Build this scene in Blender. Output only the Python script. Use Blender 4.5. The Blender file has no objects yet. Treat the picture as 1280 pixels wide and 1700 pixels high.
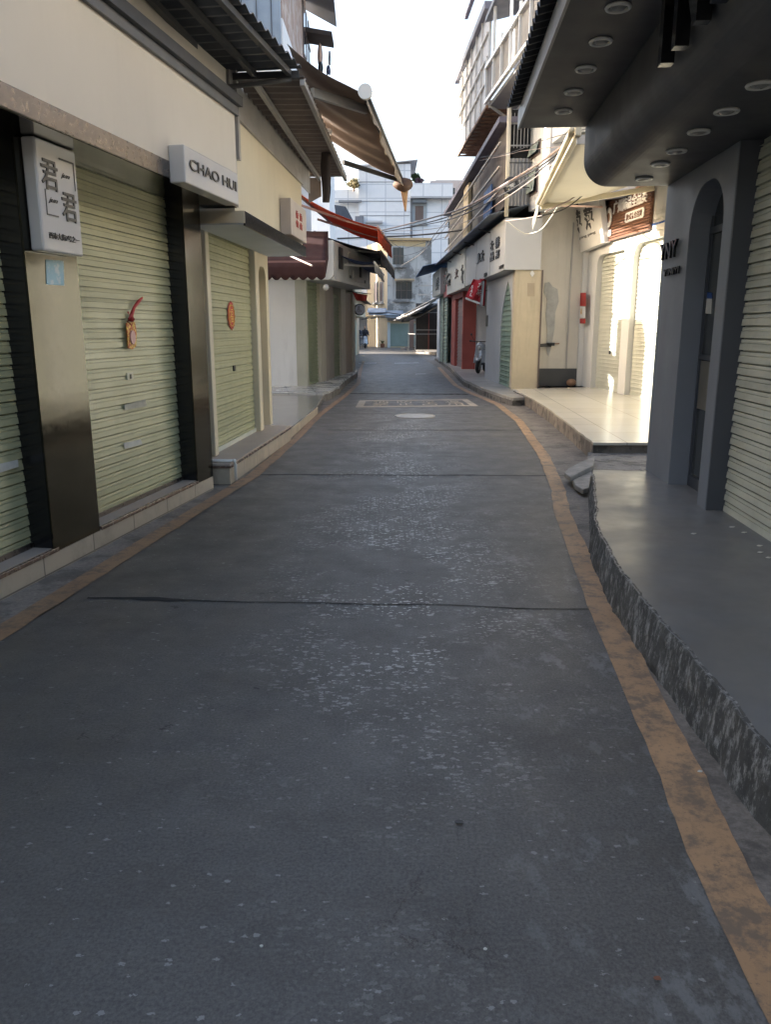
import bpy, math, random
from mathutils import Vector, noise
random.seed(7)
R = math.radians
sc = bpy.context.scene
col = sc.collection

# ------------------------------------------------------------------ camera
FPX, CX, CY, HZ, CAMH = 1300.0, 640.0, 850.0, 545.0, 1.55      # measured on a 1280 x 1700 picture
PITCH = math.atan((CY - HZ) / FPX)
cam_d = bpy.data.cameras.new('camera')
cam = bpy.data.objects.new('camera', cam_d)
col.objects.link(cam)
cam.location = (0, 0, CAMH)
cam.rotation_euler = (R(90) - PITCH, 0, 0)
cam_d.sensor_fit = 'VERTICAL'
cam_d.sensor_height = 24.0
cam_d.lens = 24.0 * FPX / 1700.0
cam_d.clip_start = 0.05
cam_d.clip_end = 3000
sc.camera = cam

# ------------------------------------------------------------------ light
SUN_EL, SUN_AZ = R(21), R(-78)       # azimuth clockwise from +Y
w = bpy.data.worlds.new('World')
sc.world = w
w.use_nodes = True
wn = w.node_tree
bg = wn.nodes['Background']
sky = wn.nodes.new('ShaderNodeTexSky')
sky.sky_type = 'NISHITA'
sky.sun_disc = False
sky.sun_elevation = SUN_EL
sky.sun_rotation = SUN_AZ
sky.air_density = 1.0
sky.dust_density = 6.0
sky.ozone_density = 0.4
wn.links.new(sky.outputs[0], bg.inputs[0])
bg.inputs[1].default_value = 0.15
sd = bpy.data.lights.new('sun', 'SUN')
sd.energy = 4.2
sd.angle = R(0.6)
sd.color = (1.0, 0.965, 0.91)
so = bpy.data.objects.new('sun', sd)
col.objects.link(so)
sdir = Vector((math.sin(SUN_AZ) * math.cos(SUN_EL), math.cos(SUN_AZ) * math.cos(SUN_EL), math.sin(SUN_EL)))
so.rotation_euler = sdir.to_track_quat('Z', 'Y').to_euler()
so.location = (-20, 10, 30)
sc.view_settings.view_transform = 'Standard'
sc.view_settings.look = 'None'
sc.view_settings.exposure = 2.25
sc.view_settings.gamma = 1.0
sc.view_settings.use_curve_mapping = False

# ------------------------------------------------------------------ measuring helpers
def ray(px, py):
    u = (px - CX) / FPX; v = (CY - py) / FPX
    return (u, math.cos(PITCH) + v * math.sin(PITCH), -math.sin(PITCH) + v * math.cos(PITCH))
def G(px, py, z=0.0):                     # point of the level plane z
    d = ray(px, py); k = (z - CAMH) / d[2]
    return Vector((d[0] * k, d[1] * k, z))
def Zp(px, py, Y):                        # point of the plane y = Y
    d = ray(px, py); k = Y / d[1]
    return Vector((d[0] * k, Y, d[2] * k + CAMH))
class Pl:                                 # an upright plane: s along, n towards the street, z up
    def __init__(s, A, B):
        s.A = Vector((A[0], A[1], 0)); d = Vector((B[0], B[1], 0)) - s.A
        s.L = d.length; s.u = d.normalized(); s.n = Vector((s.u.y, -s.u.x, 0))
    def p(s, a, z, n=0.0):
        q = s.A + s.u * a + s.n * n
        return Vector((q.x, q.y, z))
    def at(s, px, py, n=0.0):
        A = s.A + s.n * n; d = ray(px, py)
        k = (s.n.x * A.x + s.n.y * A.y) / (s.n.x * d[0] + s.n.y * d[1])
        q = Vector((d[0] * k, d[1] * k, d[2] * k + CAMH))
        return ((q - A).dot(s.u), q.z)

# ------------------------------------------------------------------ mesh builder
class MB:
    def __init__(s): s.v = []; s.f = []
    def face(s, pts):
        i = len(s.v); s.v += [Vector(p) for p in pts]; s.f.append(list(range(i, i + len(pts)))); return s
    def prism(s, pts, vec):
        pts = [Vector(p) for p in pts]; vec = Vector(vec); n = len(pts); i = len(s.v)
        s.v += pts + [p + vec for p in pts]
        nrm = Vector((0, 0, 0))
        for k in range(n): nrm += pts[k].cross(pts[(k + 1) % n])
        fl = nrm.dot(vec) > 0
        a = list(range(i, i + n)); b = list(range(i + n, i + 2 * n))
        s.f.append(a[::-1] if fl else a); s.f.append(b if fl else b[::-1])
        for k in range(n):
            q = [a[k], a[(k + 1) % n], b[(k + 1) % n], b[k]]
            s.f.append(q if fl else q[::-1])
        return s
    def pbox(s, P, s0, s1, z0, z1, n0, n1):
        return s.prism([P.p(s0, z0, n0), P.p(s1, z0, n0), P.p(s1, z1, n0), P.p(s0, z1, n0)], P.n * (n1 - n0))
    def pprism(s, P, poly, n0, n1):
        return s.prism([P.p(a, z, n0) for a, z in poly], P.n * (n1 - n0))
    def box(s, x0, x1, y0, y1, z0, z1):
        return s.prism([(x0, y0, z0), (x1, y0, z0), (x1, y1, z0), (x0, y1, z0)], (0, 0, z1 - z0))
    def bar(s, a, b, wd, ht, up=(0, 0, 1)):
        a = Vector(a); b = Vector(b); d = (b - a).normalized(); r = d.cross(Vector(up))
        if r.length < 1e-4: r = Vector((1, 0, 0))
        r.normalize(); t = r.cross(d)
        c = [a + r * (wd / 2 * i) + t * (ht / 2 * j) for i, j in ((-1, -1), (1, -1), (1, 1), (-1, 1))]
        return s.prism(c, b - a)
    def tube(s, pts, r, seg=8, caps=True, r2=None):
        pts = [Vector(p) for p in pts]; n = len(pts); i0 = len(s.v); ref = Vector((0, 0, 1))
        for k, p in enumerate(pts):
            d = (pts[min(k + 1, n - 1)] - pts[max(k - 1, 0)]).normalized()
            rr = ref if abs(d.dot(ref)) < .97 else Vector((0, 1, 0))
            x = d.cross(rr).normalized(); y = x.cross(d)
            q = r[k] if isinstance(r, (list, tuple)) else r
            for j in range(seg):
                a = 2 * math.pi * j / seg
                s.v.append(p + x * (math.cos(a) * q) + y * (math.sin(a) * q))
        for k in range(n - 1):
            for j in range(seg):
                a = i0 + k * seg + j; b = i0 + k * seg + (j + 1) % seg
                s.f.append([a, a + seg, b + seg, b])
        if caps:
            s.f.append([i0 + j for j in range(seg)])
            s.f.append([i0 + (n - 1) * seg + j for j in range(seg)][::-1])
        return s
    def grid(s, fn, nu, nv, th=None):
        def sheet(off, flip):
            i0 = len(s.v)
            for i in range(nu + 1):
                for j in range(nv + 1):
                    s.v.append(Vector(fn(i / nu, j / nv)) + off)
            for i in range(nu):
                for j in range(nv):
                    a = i0 + i * (nv + 1) + j; q = [a, a + nv + 1, a + nv + 2, a + 1]
                    s.f.append(q[::-1] if flip else q)
            return i0
        a0 = sheet(Vector((0, 0, 0)), False)
        if th is not None:
            b0 = sheet(Vector(th), True)
            per = [i * (nv + 1) for i in range(nu + 1)] + [nu * (nv + 1) + j for j in range(1, nv + 1)] + \
                  [i * (nv + 1) + nv for i in range(nu - 1, -1, -1)] + [j for j in range(nv - 1, 0, -1)]
            for k in range(len(per)):
                p, q = per[k], per[(k + 1) % len(per)]
                s.f.append([a0 + p, b0 + p, b0 + q, a0 + q])
        return s
    def ball(s, c, rx, ry=None, rz=None, nu=12, nv=8):
        ry = ry or rx; rz = rz or rx; c = Vector(c)
        def fn(u, v):
            a = u * 2 * math.pi; b = (v - .5) * math.pi
            return c + Vector((rx * math.cos(b) * math.cos(a), ry * math.cos(b) * math.sin(a), rz * math.sin(b)))
        return s.grid(fn, nu, nv)
    def disc(s, c, ax, r, th, seg=24):
        c = Vector(c); ax = Vector(ax).normalized(); x = ax.cross(Vector((0, 0, 1)))
        if x.length < 1e-3: x = Vector((1, 0, 0))
        x.normalize(); y = ax.cross(x)
        return s.prism([c + x * (r * math.cos(2 * math.pi * k / seg)) + y * (r * math.sin(2 * math.pi * k / seg)) for k in range(seg)], ax * th)
    def ring(s, c, ax, r, rr, seg=24, sg=8):
        c = Vector(c); ax = Vector(ax).normalized(); x = ax.cross(Vector((0, 0, 1)))
        if x.length < 1e-3: x = Vector((1, 0, 0))
        x.normalize(); y = ax.cross(x)
        def fn(u, v):
            a = 2 * math.pi * u; b = 2 * math.pi * v
            d = x * math.cos(a) + y * math.sin(a)
            return c + d * (r + rr * math.cos(b)) + ax * (rr * math.sin(b))
        return s.grid(fn, seg, sg)

def mkobj(name, mb, mat, smooth=False, bevel=0.0):
    me = bpy.data.meshes.new(name)
    me.from_pydata([tuple(v) for v in mb.v], [], mb.f)
    me.update()
    if smooth:
        me.polygons.foreach_set('use_smooth', [True] * len(me.polygons))
    o = bpy.data.objects.new(name, me)
    col.objects.link(o)
    if mat: me.materials.append(mat)
    if bevel:
        b = o.modifiers.new('bevel', 'BEVEL'); b.width = bevel; b.segments = 2; b.limit_method = 'ANGLE'; b.angle_limit = R(40)
    return o
def tagit(o, label, cat, group=None):
    assert 4 <= len(label.split()) <= 16, label
    o['label'] = label; o['category'] = cat
    if group: o['group'] = group
    return o
def one(name, label, cat, mb, mat, group=None, smooth=False, bevel=0.0):
    return tagit(mkobj(name, mb, mat, smooth, bevel), label, cat, group)
def struct(name, mb, mat, smooth=False, bevel=0.0, kind='structure'):
    o = mkobj(name, mb, mat, smooth, bevel); o['kind'] = kind; return o
THINGS = []
class T:
    def __init__(s, name, label, cat, group=None):
        s.e = bpy.data.objects.new(name, None); s.e.empty_display_size = .2; col.objects.link(s.e)
        tagit(s.e, label, cat, group); s.parts = []; THINGS.append(s)
    def add(s, name, mb, mat, parent=None, smooth=False, bevel=0.0):
        o = mkobj(name, mb, mat, smooth, bevel) if isinstance(mb, MB) else mb
        if not isinstance(mb, MB): o.name = name
        o.parent = parent or s.e; s.parts.append(o); return o
def settle():                                   # put each thing's Empty at the foot of its parts
    for t in THINGS:
        ps = [v.co for o in t.parts for v in o.data.vertices]
        if not ps: continue
        lo = [min(p[k] for p in ps) for k in range(3)]; hi = [max(p[k] for p in ps) for k in range(3)]
        b = Vector(((lo[0] + hi[0]) / 2, (lo[1] + hi[1]) / 2, lo[2]))
        t.e.location = b; done = set()
        for o in t.parts:
            if o.data.name in done: continue
            done.add(o.data.name)
            for v in o.data.vertices: v.co -= b
    THINGS.clear()

def text(P, st, s0, z0, size, n, mat, ext=0.004, width=None, name='lettering', rot=0.0, bold=0.0, slant=0.0, vertical=False):
    cu = bpy.data.curves.new('txt', 'FONT'); cu.body = st; cu.size = 1.0; cu.offset = bold; cu.shear = slant
    o = bpy.data.objects.new('txt', cu); col.objects.link(o)
    me = bpy.data.meshes.new_from_object(o.evaluated_get(bpy.context.evaluated_depsgraph_get()))
    bpy.data.objects.remove(o); bpy.data.curves.remove(cu)
    vs = [v.co.copy() for v in me.vertices]; fs = [list(p.vertices) for p in me.polygons]
    bpy.data.meshes.remove(me)
    mb = MB()
    if not vs: return mkobj(name, mb, mat)
    x0 = min(v.x for v in vs); x1 = max(v.x for v in vs); y0 = min(v.y for v in vs); y1 = max(v.y for v in vs)
    k = size / (y1 - y0); kx = (width / (x1 - x0)) if width else k
    ca, sa = math.cos(rot), math.sin(rot)
    def tr(v, nn):
        a = (v.x - x0) * kx; b = (v.y - y0) * k
        return P.p(s0 + a * ca - b * sa, z0 + a * sa + b * ca, nn)
    N = len(vs)
    mb.v = [tr(v, n + ext) for v in vs] + [tr(v, n) for v in vs]
    mb.f = fs[:]
    ed = {}
    for f in fs:
        for a, b in zip(f, f[1:] + f[:1]):
            ed[(a, b)] = 1
    for (a, b) in list(ed):
        if (b, a) not in ed: mb.f.append([b, a, a + N, b + N])
    return mkobj(name, mb, mat)

# ------------------------------------------------------------------ materials
def nd(t, k, **kw):
    n = t.nodes.new(k)
    for a, b in kw.items(): setattr(n, a, b)
    return n
def mixc(t, fac, a, b, mode='MIX'):
    m = nd(t, 'ShaderNodeMix', data_type='RGBA', blend_type=mode)
    for sock, val in ((m.inputs[0], fac), (m.inputs[6], a), (m.inputs[7], b)):
        if isinstance(val, bpy.types.NodeSocket): t.links.new(val, sock)
        elif isinstance(val, (tuple, list)): sock.default_value = (*val[:3], 1)
        else: sock.default_value = val
    return m.outputs[2]
def ramp(t, src, p0, p1, v0=0.0, v1=1.0):
    r = nd(t, 'ShaderNodeMapRange'); r.clamp = True
    t.links.new(src, r.inputs[0])
    for i, v in ((1, p0), (2, p1), (3, v0), (4, v1)): r.inputs[i].default_value = v
    return r.outputs[0]
def math2(t, op, a, b):
    m = nd(t, 'ShaderNodeMath', operation=op)
    for i, v in ((0, a), (1, b)):
        if isinstance(v, bpy.types.NodeSocket): t.links.new(v, m.inputs[i])
        else: m.inputs[i].default_value = v
    return m.outputs[0]
def coords(t, scale=(1, 1, 1), rot=(0, 0, 0)):
    g = nd(t, 'ShaderNodeNewGeometry')
    m = nd(t, 'ShaderNodeMapping'); m.inputs['Scale'].default_value = scale; m.inputs['Rotation'].default_value = rot
    t.links.new(g.outputs['Position'], m.inputs[0]); return m.outputs[0]
def tex(t, kind, co, scale, detail=4, rough=.6, **kw):
    n = nd(t, 'ShaderNodeTexNoise' if kind == 'noise' else 'ShaderNodeTexVoronoi')
    t.links.new(co, n.inputs['Vector']); n.inputs['Scale'].default_value = scale
    if kind == 'noise': n.inputs['Detail'].default_value = detail; n.inputs['Roughness'].default_value = rough
    for a, b in kw.items(): setattr(n, a, b)
    return n
MATS = {}
def mat(name, c, rough=.6, metal=0.0, var=.12, scale=1.5, streak=0.0, bump=0.0, bscale=30, c2=None, c2amt=.0, c2scale=4, c2cov=.55,
        trans=0.0, spec=.5, rvar=.08, fine=.0, band=0.0):
    if name in MATS: return MATS[name]
    m = bpy.data.materials.new(name); m.use_nodes = True; t = m.node_tree
    b = t.nodes['Principled BSDF']; b.inputs['Roughness'].default_value = rough; b.inputs['Metallic'].default_value = metal
    b.inputs['Specular IOR Level'].default_value = spec
    co = coords(t)
    n1 = tex(t, 'noise', co, scale, 5, .6)
    f = ramp(t, n1.outputs[0], .3, .7)
    dark = tuple(x * (1 - var) for x in c); lite = tuple(min(1, x * (1 + var * .6)) for x in c)
    o = mixc(t, f, dark, lite)
    if fine:
        nf = tex(t, 'noise', co, 60, 3, .7)
        o = mixc(t, fine, o, mixc(t, ramp(t, nf.outputs[0], .35, .65), tuple(x * .45 for x in c), tuple(min(1, x * 1.5) for x in c)))
    if band:
        nb_ = tex(t, 'noise', coords(t, (.35, .35, 13)), 1.0, 3, .6)
        o = mixc(t, math2(t, 'MULTIPLY', ramp(t, nb_.outputs[0], .42, .62), band), o, tuple(x * .62 for x in c))
        nb2 = tex(t, 'noise', coords(t, (2.2, 2.2, 14)), 1.0, 4, .7)
        o = mixc(t, math2(t, 'MULTIPLY', ramp(t, nb2.outputs[0], .58, .66), band * .6), o, tuple(min(.8, x * 1.35) for x in c))
    if streak:
        cs = coords(t, (1, 1, .12))
        n2 = tex(t, 'noise', cs, 5, 6, .65)
        o = mixc(t, math2(t, 'MULTIPLY', ramp(t, n2.outputs[0], .52, .75), streak), o, tuple(x * .35 for x in c))
    if c2:
        n3 = tex(t, 'noise', co, c2scale, 8, .7)
        o = mixc(t, math2(t, 'MULTIPLY', ramp(t, n3.outputs[0], c2cov, c2cov + .08), c2amt), o, c2)
    t.links.new(o, b.inputs['Base Color'])
    if rvar:
        n4 = tex(t, 'noise', co, scale * 2.3, 4, .6)
        t.links.new(ramp(t, n4.outputs[0], .3, .7, max(.02, rough - rvar), min(1, rough + rvar)), b.inputs['Roughness'])
    if bump:
        n5 = tex(t, 'noise', co, bscale, 5, .6)
        bp = nd(t, 'ShaderNodeBump'); bp.inputs['Strength'].default_value = bump; bp.inputs['Distance'].default_value = .01
        t.links.new(n5.outputs[0], bp.inputs['Height']); t.links.new(bp.outputs[0], b.inputs['Normal'])
    if trans:
        tr = nd(t, 'ShaderNodeBsdfTranslucent'); t.links.new(o, tr.inputs[0])
        mx = nd(t, 'ShaderNodeMixShader'); mx.inputs[0].default_value = trans
        t.links.new(b.outputs[0], mx.inputs[1]); t.links.new(tr.outputs[0], mx.inputs[2])
        t.links.new(mx.outputs[0], t.nodes['Material Output'].inputs[0])
    MATS[name] = m; return m

def road_mat():
    m = bpy.data.materials.new('worn_asphalt'); m.use_nodes = True; t = m.node_tree; b = t.nodes['Principled BSDF']
    co = coords(t); sep = nd(t, 'ShaderNodeSeparateXYZ'); t.links.new(co, sep.inputs[0])
    big = tex(t, 'noise', co, .55, 4, .6); mid = tex(t, 'noise', co, 3.2, 8, .7); fine = tex(t, 'noise', co, 90, 4, .75)
    o = mixc(t, ramp(t, big.outputs[0], .35, .65), (.102, .096, .088), (.130, .120, .107))
    o = mixc(t, ramp(t, mid.outputs[0], .3, .72, 0, .65), o, (.056, .055, .057))
    o = mixc(t, .6, o, mixc(t, ramp(t, fine.outputs[0], .33, .67), (.038, .037, .036), (.175, .166, .155)))
    # pale worn patches along the right-hand side, and a few elsewhere
    pn = tex(t, 'noise', coords(t, (1.6, .9, 1)), 4.0, 10, .74)
    bandx = math2(t, 'MULTIPLY', ramp(t, sep.outputs[0], .15, .75), ramp(t, sep.outputs[1], 9, 3.5))
    pm = math2(t, 'MULTIPLY', ramp(t, pn.outputs[0], .54, .60), math2(t, 'ADD', math2(t, 'MULTIPLY', bandx, .55), .06))
    o = mixc(t, pm, o, (.21, .212, .21))
    bn = tex(t, 'noise', coords(t, (.8, 1.6, 1)), 1.3, 9, .72)
    o = mixc(t, math2(t, 'MULTIPLY', ramp(t, bn.outputs[0], .48, .62), .35), o, (.055, .047, .04))
    bn2 = tex(t, 'noise', coords(t, (1, 1.9, 1)), 6.5, 8, .75)
    o = mixc(t, math2(t, 'MULTIPLY', ramp(t, bn2.outputs[0], .55, .68), .35), o, (.14, .138, .135))
    # exposed aggregate: flat pale chips showing where the tar has worn off the crown of the road
    cch = coords(t, (.62, 1.15, 1))
    def chips(scale, th, keep, colr, o, mask, amt):
        warp = tex(t, 'noise', co, scale * 2.1, 3, .6)
        add = nd(t, 'ShaderNodeVectorMath', operation='SCALE'); t.links.new(warp.outputs['Color'], add.inputs[0]); add.inputs['Scale'].default_value = 1.1 / scale
        ad2 = nd(t, 'ShaderNodeVectorMath', operation='ADD'); t.links.new(cch, ad2.inputs[0]); t.links.new(add.outputs[0], ad2.inputs[1])
        v = tex(t, 'voronoi', ad2.outputs[0], scale)
        cs = nd(t, 'ShaderNodeSeparateColor'); t.links.new(v.outputs['Color'], cs.inputs[0])
        k = math2(t, 'LESS_THAN', v.outputs['Distance'], math2(t, 'MULTIPLY', cs.outputs[1], th))
        k = math2(t, 'MULTIPLY', k, math2(t, 'GREATER_THAN', cs.outputs[0], keep))
        k = math2(t, 'MULTIPLY', k, mask)
        return mixc(t, math2(t, 'MULTIPLY', k, amt), o, colr)
    cl = tex(t, 'noise', co, 1.1, 3, .6)
    cx = math2(t, 'ABSOLUTE', math2(t, 'SUBTRACT', sep.outputs[0], .12), 0)
    crown = math2(t, 'MULTIPLY', ramp(t, cx, 1.0, .15), ramp(t, sep.outputs[1], 16, 12))
    crown = math2(t, 'MULTIPLY', crown, ramp(t, sep.outputs[1], 2.2, 4.2, .12, 1.0))
    cm = math2(t, 'MULTIPLY', ramp(t, cl.outputs[0], .44, .54), crown)
    o = chips(27, .46, .62, (.50, .495, .48), o, cm, .95)
    o = chips(40, .46, .55, (.52, .52, .5), o, cm, .95)
    o = chips(62, .46, .55, (.62, .62, .6), o, cm, .95)
    o = chips(20, .28, .84, (.24, .235, .23), o, ramp(t, cl.outputs[0], .45, .6), .25)
    o = chips(55, .4, .92, (.3, .3, .29), o, 1.0, .7)
    # dark spots of gum and oil
    o = chips(5, .12, .72, (.02, .02, .02), o, 1.0, .8)
    # hairline cracks
    wc = tex(t, 'noise', co, 2.0, 6, .7)
    sc1 = nd(t, 'ShaderNodeVectorMath', operation='SCALE'); t.links.new(wc.outputs['Color'], sc1.inputs[0]); sc1.inputs['Scale'].default_value = .5
    ad = nd(t, 'ShaderNodeVectorMath', operation='ADD'); t.links.new(co, ad.inputs[0]); t.links.new(sc1.outputs[0], ad.inputs[1])
    vc = tex(t, 'voronoi', ad.outputs[0], 1.5, feature='DISTANCE_TO_EDGE')
    crack = math2(t, 'MULTIPLY', ramp(t, vc.outputs['Distance'], .006, .002), ramp(t, tex(t, 'noise', co, .9, 3, .5).outputs[0], .5, .6))
    o = mixc(t, math2(t, 'MULTIPLY', crack, .5), o, (.02, .015, .016))
    # brown dust gathered on the left-hand side
    dn = tex(t, 'noise', co, 1.4, 6, .65)
    dm = math2(t, 'MULTIPLY', ramp(t, sep.outputs[0], -.7, -1.9), ramp(t, dn.outputs[0], .3, .7, .1, .6))
    o = mixc(t, dm, o, (.085, .066, .05))
    t.links.new(o, b.inputs['Base Color'])
    t.links.new(ramp(t, mid.outputs[0], .3, .7, .38, .62), b.inputs['Roughness'])
    b.inputs['Specular IOR Level'].default_value = .42
    bp = nd(t, 'ShaderNodeBump'); bp.inputs['Strength'].default_value = .35; bp.inputs['Distance'].default_value = .006
    hh = math2(t, 'ADD', fine.outputs[0], math2(t, 'MULTIPLY', mid.outputs[0], 1.5)); hh = math2(t, 'SUBTRACT', hh, math2(t, 'MULTIPLY', crack, 1.5))
    t.links.new(hh, bp.inputs['Height']); t.links.new(bp.outputs[0], b.inputs['Normal'])
    return m
def paint_mat(name, c, under, cov=.5, amt=.85):
    m = bpy.data.materials.new(name); m.use_nodes = True; t = m.node_tree; b = t.nodes['Principled BSDF']
    co = coords(t); a = tex(t, 'noise', co, 7, 10, .75); a2 = tex(t, 'noise', co, 45, 5, .8); a3 = tex(t, 'noise', co, 1.2, 3, .6)
    base = mixc(t, ramp(t, a3.outputs[0], .3, .7), tuple(x * .75 for x in c), tuple(min(1, x * 1.1) for x in c))
    wear = math2(t, 'MAXIMUM', ramp(t, a.outputs[0], cov, cov + .12), math2(t, 'MULTIPLY', ramp(t, a2.outputs[0], .54, .64), .75))
    o = mixc(t, math2(t, 'MULTIPLY', wear, amt), base, under)
    t.links.new(o, b.inputs['Base Color']); b.inputs['Roughness'].default_value = .6
    bp = nd(t, 'ShaderNodeBump'); bp.inputs['Strength'].default_value = .3; bp.inputs['Distance'].default_value = .006
    t.links.new(a2.outputs[0], bp.inputs['Height']); t.links.new(bp.outputs[0], b.inputs['Normal'])
    return m
def kerb_mat():
    m = bpy.data.materials.new('scuffed_kerb'); m.use_nodes = True; t = m.node_tree; b = t.nodes['Principled BSDF']
    co = coords(t); a = tex(t, 'noise', coords(t, (1, 1, .4), (R(0), R(14), 0)), 19, 10, .82); a2 = tex(t, 'noise', co, 4, 5, .7); a3 = tex(t, 'noise', co, 70, 4, .8)
    o = mixc(t, ramp(t, a2.outputs[0], .3, .7), (.06, .06, .058), (.12, .117, .11))
    o = mixc(t, math2(t, 'MULTIPLY', ramp(t, a.outputs[0], .50, .59), .8), o, (.42, .415, .40))
    o = mixc(t, ramp(t, a3.outputs[0], .5, .7, 0, .4), o, (.02, .02, .02))
    t.links.new(o, b.inputs['Base Color']); b.inputs['Roughness'].default_value = .85
    bp = nd(t, 'ShaderNodeBump'); bp.inputs['Strength'].default_value = .8; bp.inputs['Distance'].default_value = .012
    t.links.new(a.outputs[0], bp.inputs['Height']); t.links.new(bp.outputs[0], b.inputs['Normal'])
    return m
def tile_mat(name, c, grout, size=.6, rough=.18, rot=0, stain=.3, gw=.012, plane='xy'):
    m = bpy.data.materials.new(name); m.use_nodes = True; t = m.node_tree; b = t.nodes['Principled BSDF']
    if plane == 'xy': co = coords(t, (1, 1, 1), (0, 0, rot))
    elif plane == 'yz': co = coords(t, (1, 1, 1), (0, R(90), 0))
    else: co = coords(t, (1, 1, 1), (R(90), 0, 0))
    br = nd(t, 'ShaderNodeTexBrick'); t.links.new(co, br.inputs['Vector'])
    br.offset = 0; br.inputs['Scale'].default_value = 1; br.inputs['Brick Width'].default_value = size if not isinstance(size, tuple) else size[0]
    br.inputs['Row Height'].default_value = size if not isinstance(size, tuple) else size[1]; br.inputs['Mortar Size'].default_value = gw
    br.inputs['Color1'].default_value = (*c, 1); br.inputs['Color2'].default_value = (*[x * .9 for x in c], 1); br.inputs['Mortar'].default_value = (*grout, 1)
    n = tex(t, 'noise', coords(t), 2.2, 7, .7)
    o = mixc(t, ramp(t, n.outputs[0], .45, .75, 0, stain), br.outputs[0], tuple(x * .45 for x in c))
    t.links.new(o, b.inputs['Base Color'])
    t.links.new(ramp(t, n.outputs[0], .3, .7, rough, rough + .05), b.inputs['Roughness'])
    return m
def metal_mat(name, c, rough, wav=.0, metal=1.0):
    m = bpy.data.materials.new(name); m.use_nodes = True; t = m.node_tree; b = t.nodes['Principled BSDF']
    b.inputs['Metallic'].default_value = metal
    n = tex(t, 'noise', coords(t, (1, 1, .4)), 3, 4, .6); n2 = tex(t, 'noise', coords(t, (1, 1, 3)), 1.6, 2, .5)
    n3 = tex(t, 'noise', coords(t), 22, 6, .7)
    o = mixc(t, ramp(t, n.outputs[0], .3, .7), tuple(x * .85 for x in c), c)
    o = mixc(t, ramp(t, n3.outputs[0], .6, .75, 0, .35), o, tuple(x * .5 for x in c))
    t.links.new(o, b.inputs['Base Color']); t.links.new(ramp(t, n3.outputs[0], .3, .7, rough * .7, rough * 1.4), b.inputs['Roughness'])
    if wav:
        bp = nd(t, 'ShaderNodeBump'); bp.inputs['Strength'].default_value = wav; bp.inputs['Distance'].default_value = .03
        t.links.new(n2.outputs[0], bp.inputs['Height']); t.links.new(bp.outputs[0], b.inputs['Normal'])
    return m
def mural_mat(name, c, c2, scale=3):
    return mat(name, c, .7, var=.3, scale=scale, c2=c2, c2amt=.7, c2scale=2.5, c2cov=.5)

M_road = road_mat()
M_gut = mat('gutter_concrete', (.20, .175, .15), .75, var=.4, scale=2.5, bump=.5, bscale=25, c2=(.06, .052, .046), c2amt=.55, c2scale=3, c2cov=.5, fine=.4)
M_ground = mat('packed_ground', (.12, .11, .1), .9, var=.3)
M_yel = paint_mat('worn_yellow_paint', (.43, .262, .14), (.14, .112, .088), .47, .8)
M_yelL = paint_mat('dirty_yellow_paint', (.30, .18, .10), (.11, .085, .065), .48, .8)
M_mark = paint_mat('faded_pink_paint', (.42, .36, .29), (.12, .11, .1), .55, .6)
M_kerb = kerb_mat()
M_conc = mat('old_concrete', (.2, .185, .17), .8, var=.35, scale=3, bump=.6, bscale=20, c2=(.05, .047, .044), c2amt=.8, c2scale=5, c2cov=.5, fine=.3)
M_plat = mat('painted_grey_floor', (.14, .143, .148), .38, var=.2, scale=1.2, bump=.04, bscale=6, c2=(.17, .155, .135), c2amt=.25, c2scale=.8, c2cov=.5, rvar=.1, spec=.6)
M_tilef = tile_mat('cream_floor_tiles', (.56, .52, .44), (.33, .3, .26), .8, .2, R(3), .10, .008)
M_tileL = tile_mat('grey_floor_tiles', (.25, .24, .225), (.1, .1, .09), .6, .16, R(-4), .6, .008)
M_tilew = tile_mat('pale_floor_tiles', (.5, .5, .49), (.25, .25, .25), .6, .25, R(-9), .3)
M_step = tile_mat('cream_step_tiles', (.45, .385, .30), (.14, .12, .1), (.42, .6), .35, 0, .85, .006, 'yz')
M_nose = mat('brown_stone_nosing', (.16, .105, .08), .25, var=.3, scale=12)
M_marb = mat('marble_tread', (.36, .30, .25), .5, var=.1, scale=3, rvar=0, spec=.3)
M_creamw = mat('pale_cream_render', (.66, .65, .62), .55, var=.05, scale=.8, streak=.08)
M_cream = mat('cream_render', (.56, .505, .42), .55, var=.05, scale=.8, streak=.06, bump=.03, bscale=60)
M_cream2 = mat('yellow_cream_render', (.58, .51, .37), .6, var=.06, scale=.9, streak=.1)
M_shut = mat('green_shutter_paint', (.41, .40, .235), .36, var=.12, scale=2.5, streak=.22, c2=(.46, .46, .38), c2amt=.35, c2scale=2.2, c2cov=.62, spec=.5, band=.28)
M_shutB = mat('pale_shutter_paint', (.58, .58, .49), .4, var=.1, scale=2.5, streak=.3, band=.25)
M_shutG = mat('mint_shutter_paint', (.33, .42, .34), .4, var=.1, scale=2.5, streak=.3)
M_steel = metal_mat('polished_steel', (.050, .048, .040), .12, .04)
M_steelT = metal_mat('steel_trim', (.20, .175, .16), .3, .05)
M_black = mat('black_gloss_panel', (.008, .008, .009), .18, var=.2, spec=.5)
M_dark = mat('dark_void', (.012, .012, .013), .9)
M_lock = mat('dark_metal', (.05, .05, .05), .4, metal=.6)
M_white = mat('white_render', (.72, .73, .745), .6, var=.06, scale=.9, streak=.22, bump=.03, c2=(.3, .29, .27), c2amt=.35, c2scale=1.3, c2cov=.66)
M_whitep = mat('white_plastic', (.72, .70, .66), .2, var=.03)
M_greyp = mat('grey_sign_plastic', (.5, .49, .48), .14, var=.06, bump=.25, bscale=2.5)
M_ink = mat('black_ink', (.03, .027, .025), .4)
M_red = mat('red_paint', (.42, .03, .025), .5)
M_grey = mat('blue_grey_wall', (.19, .205, .235), .5, var=.08, scale=1.2, streak=.12)
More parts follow.
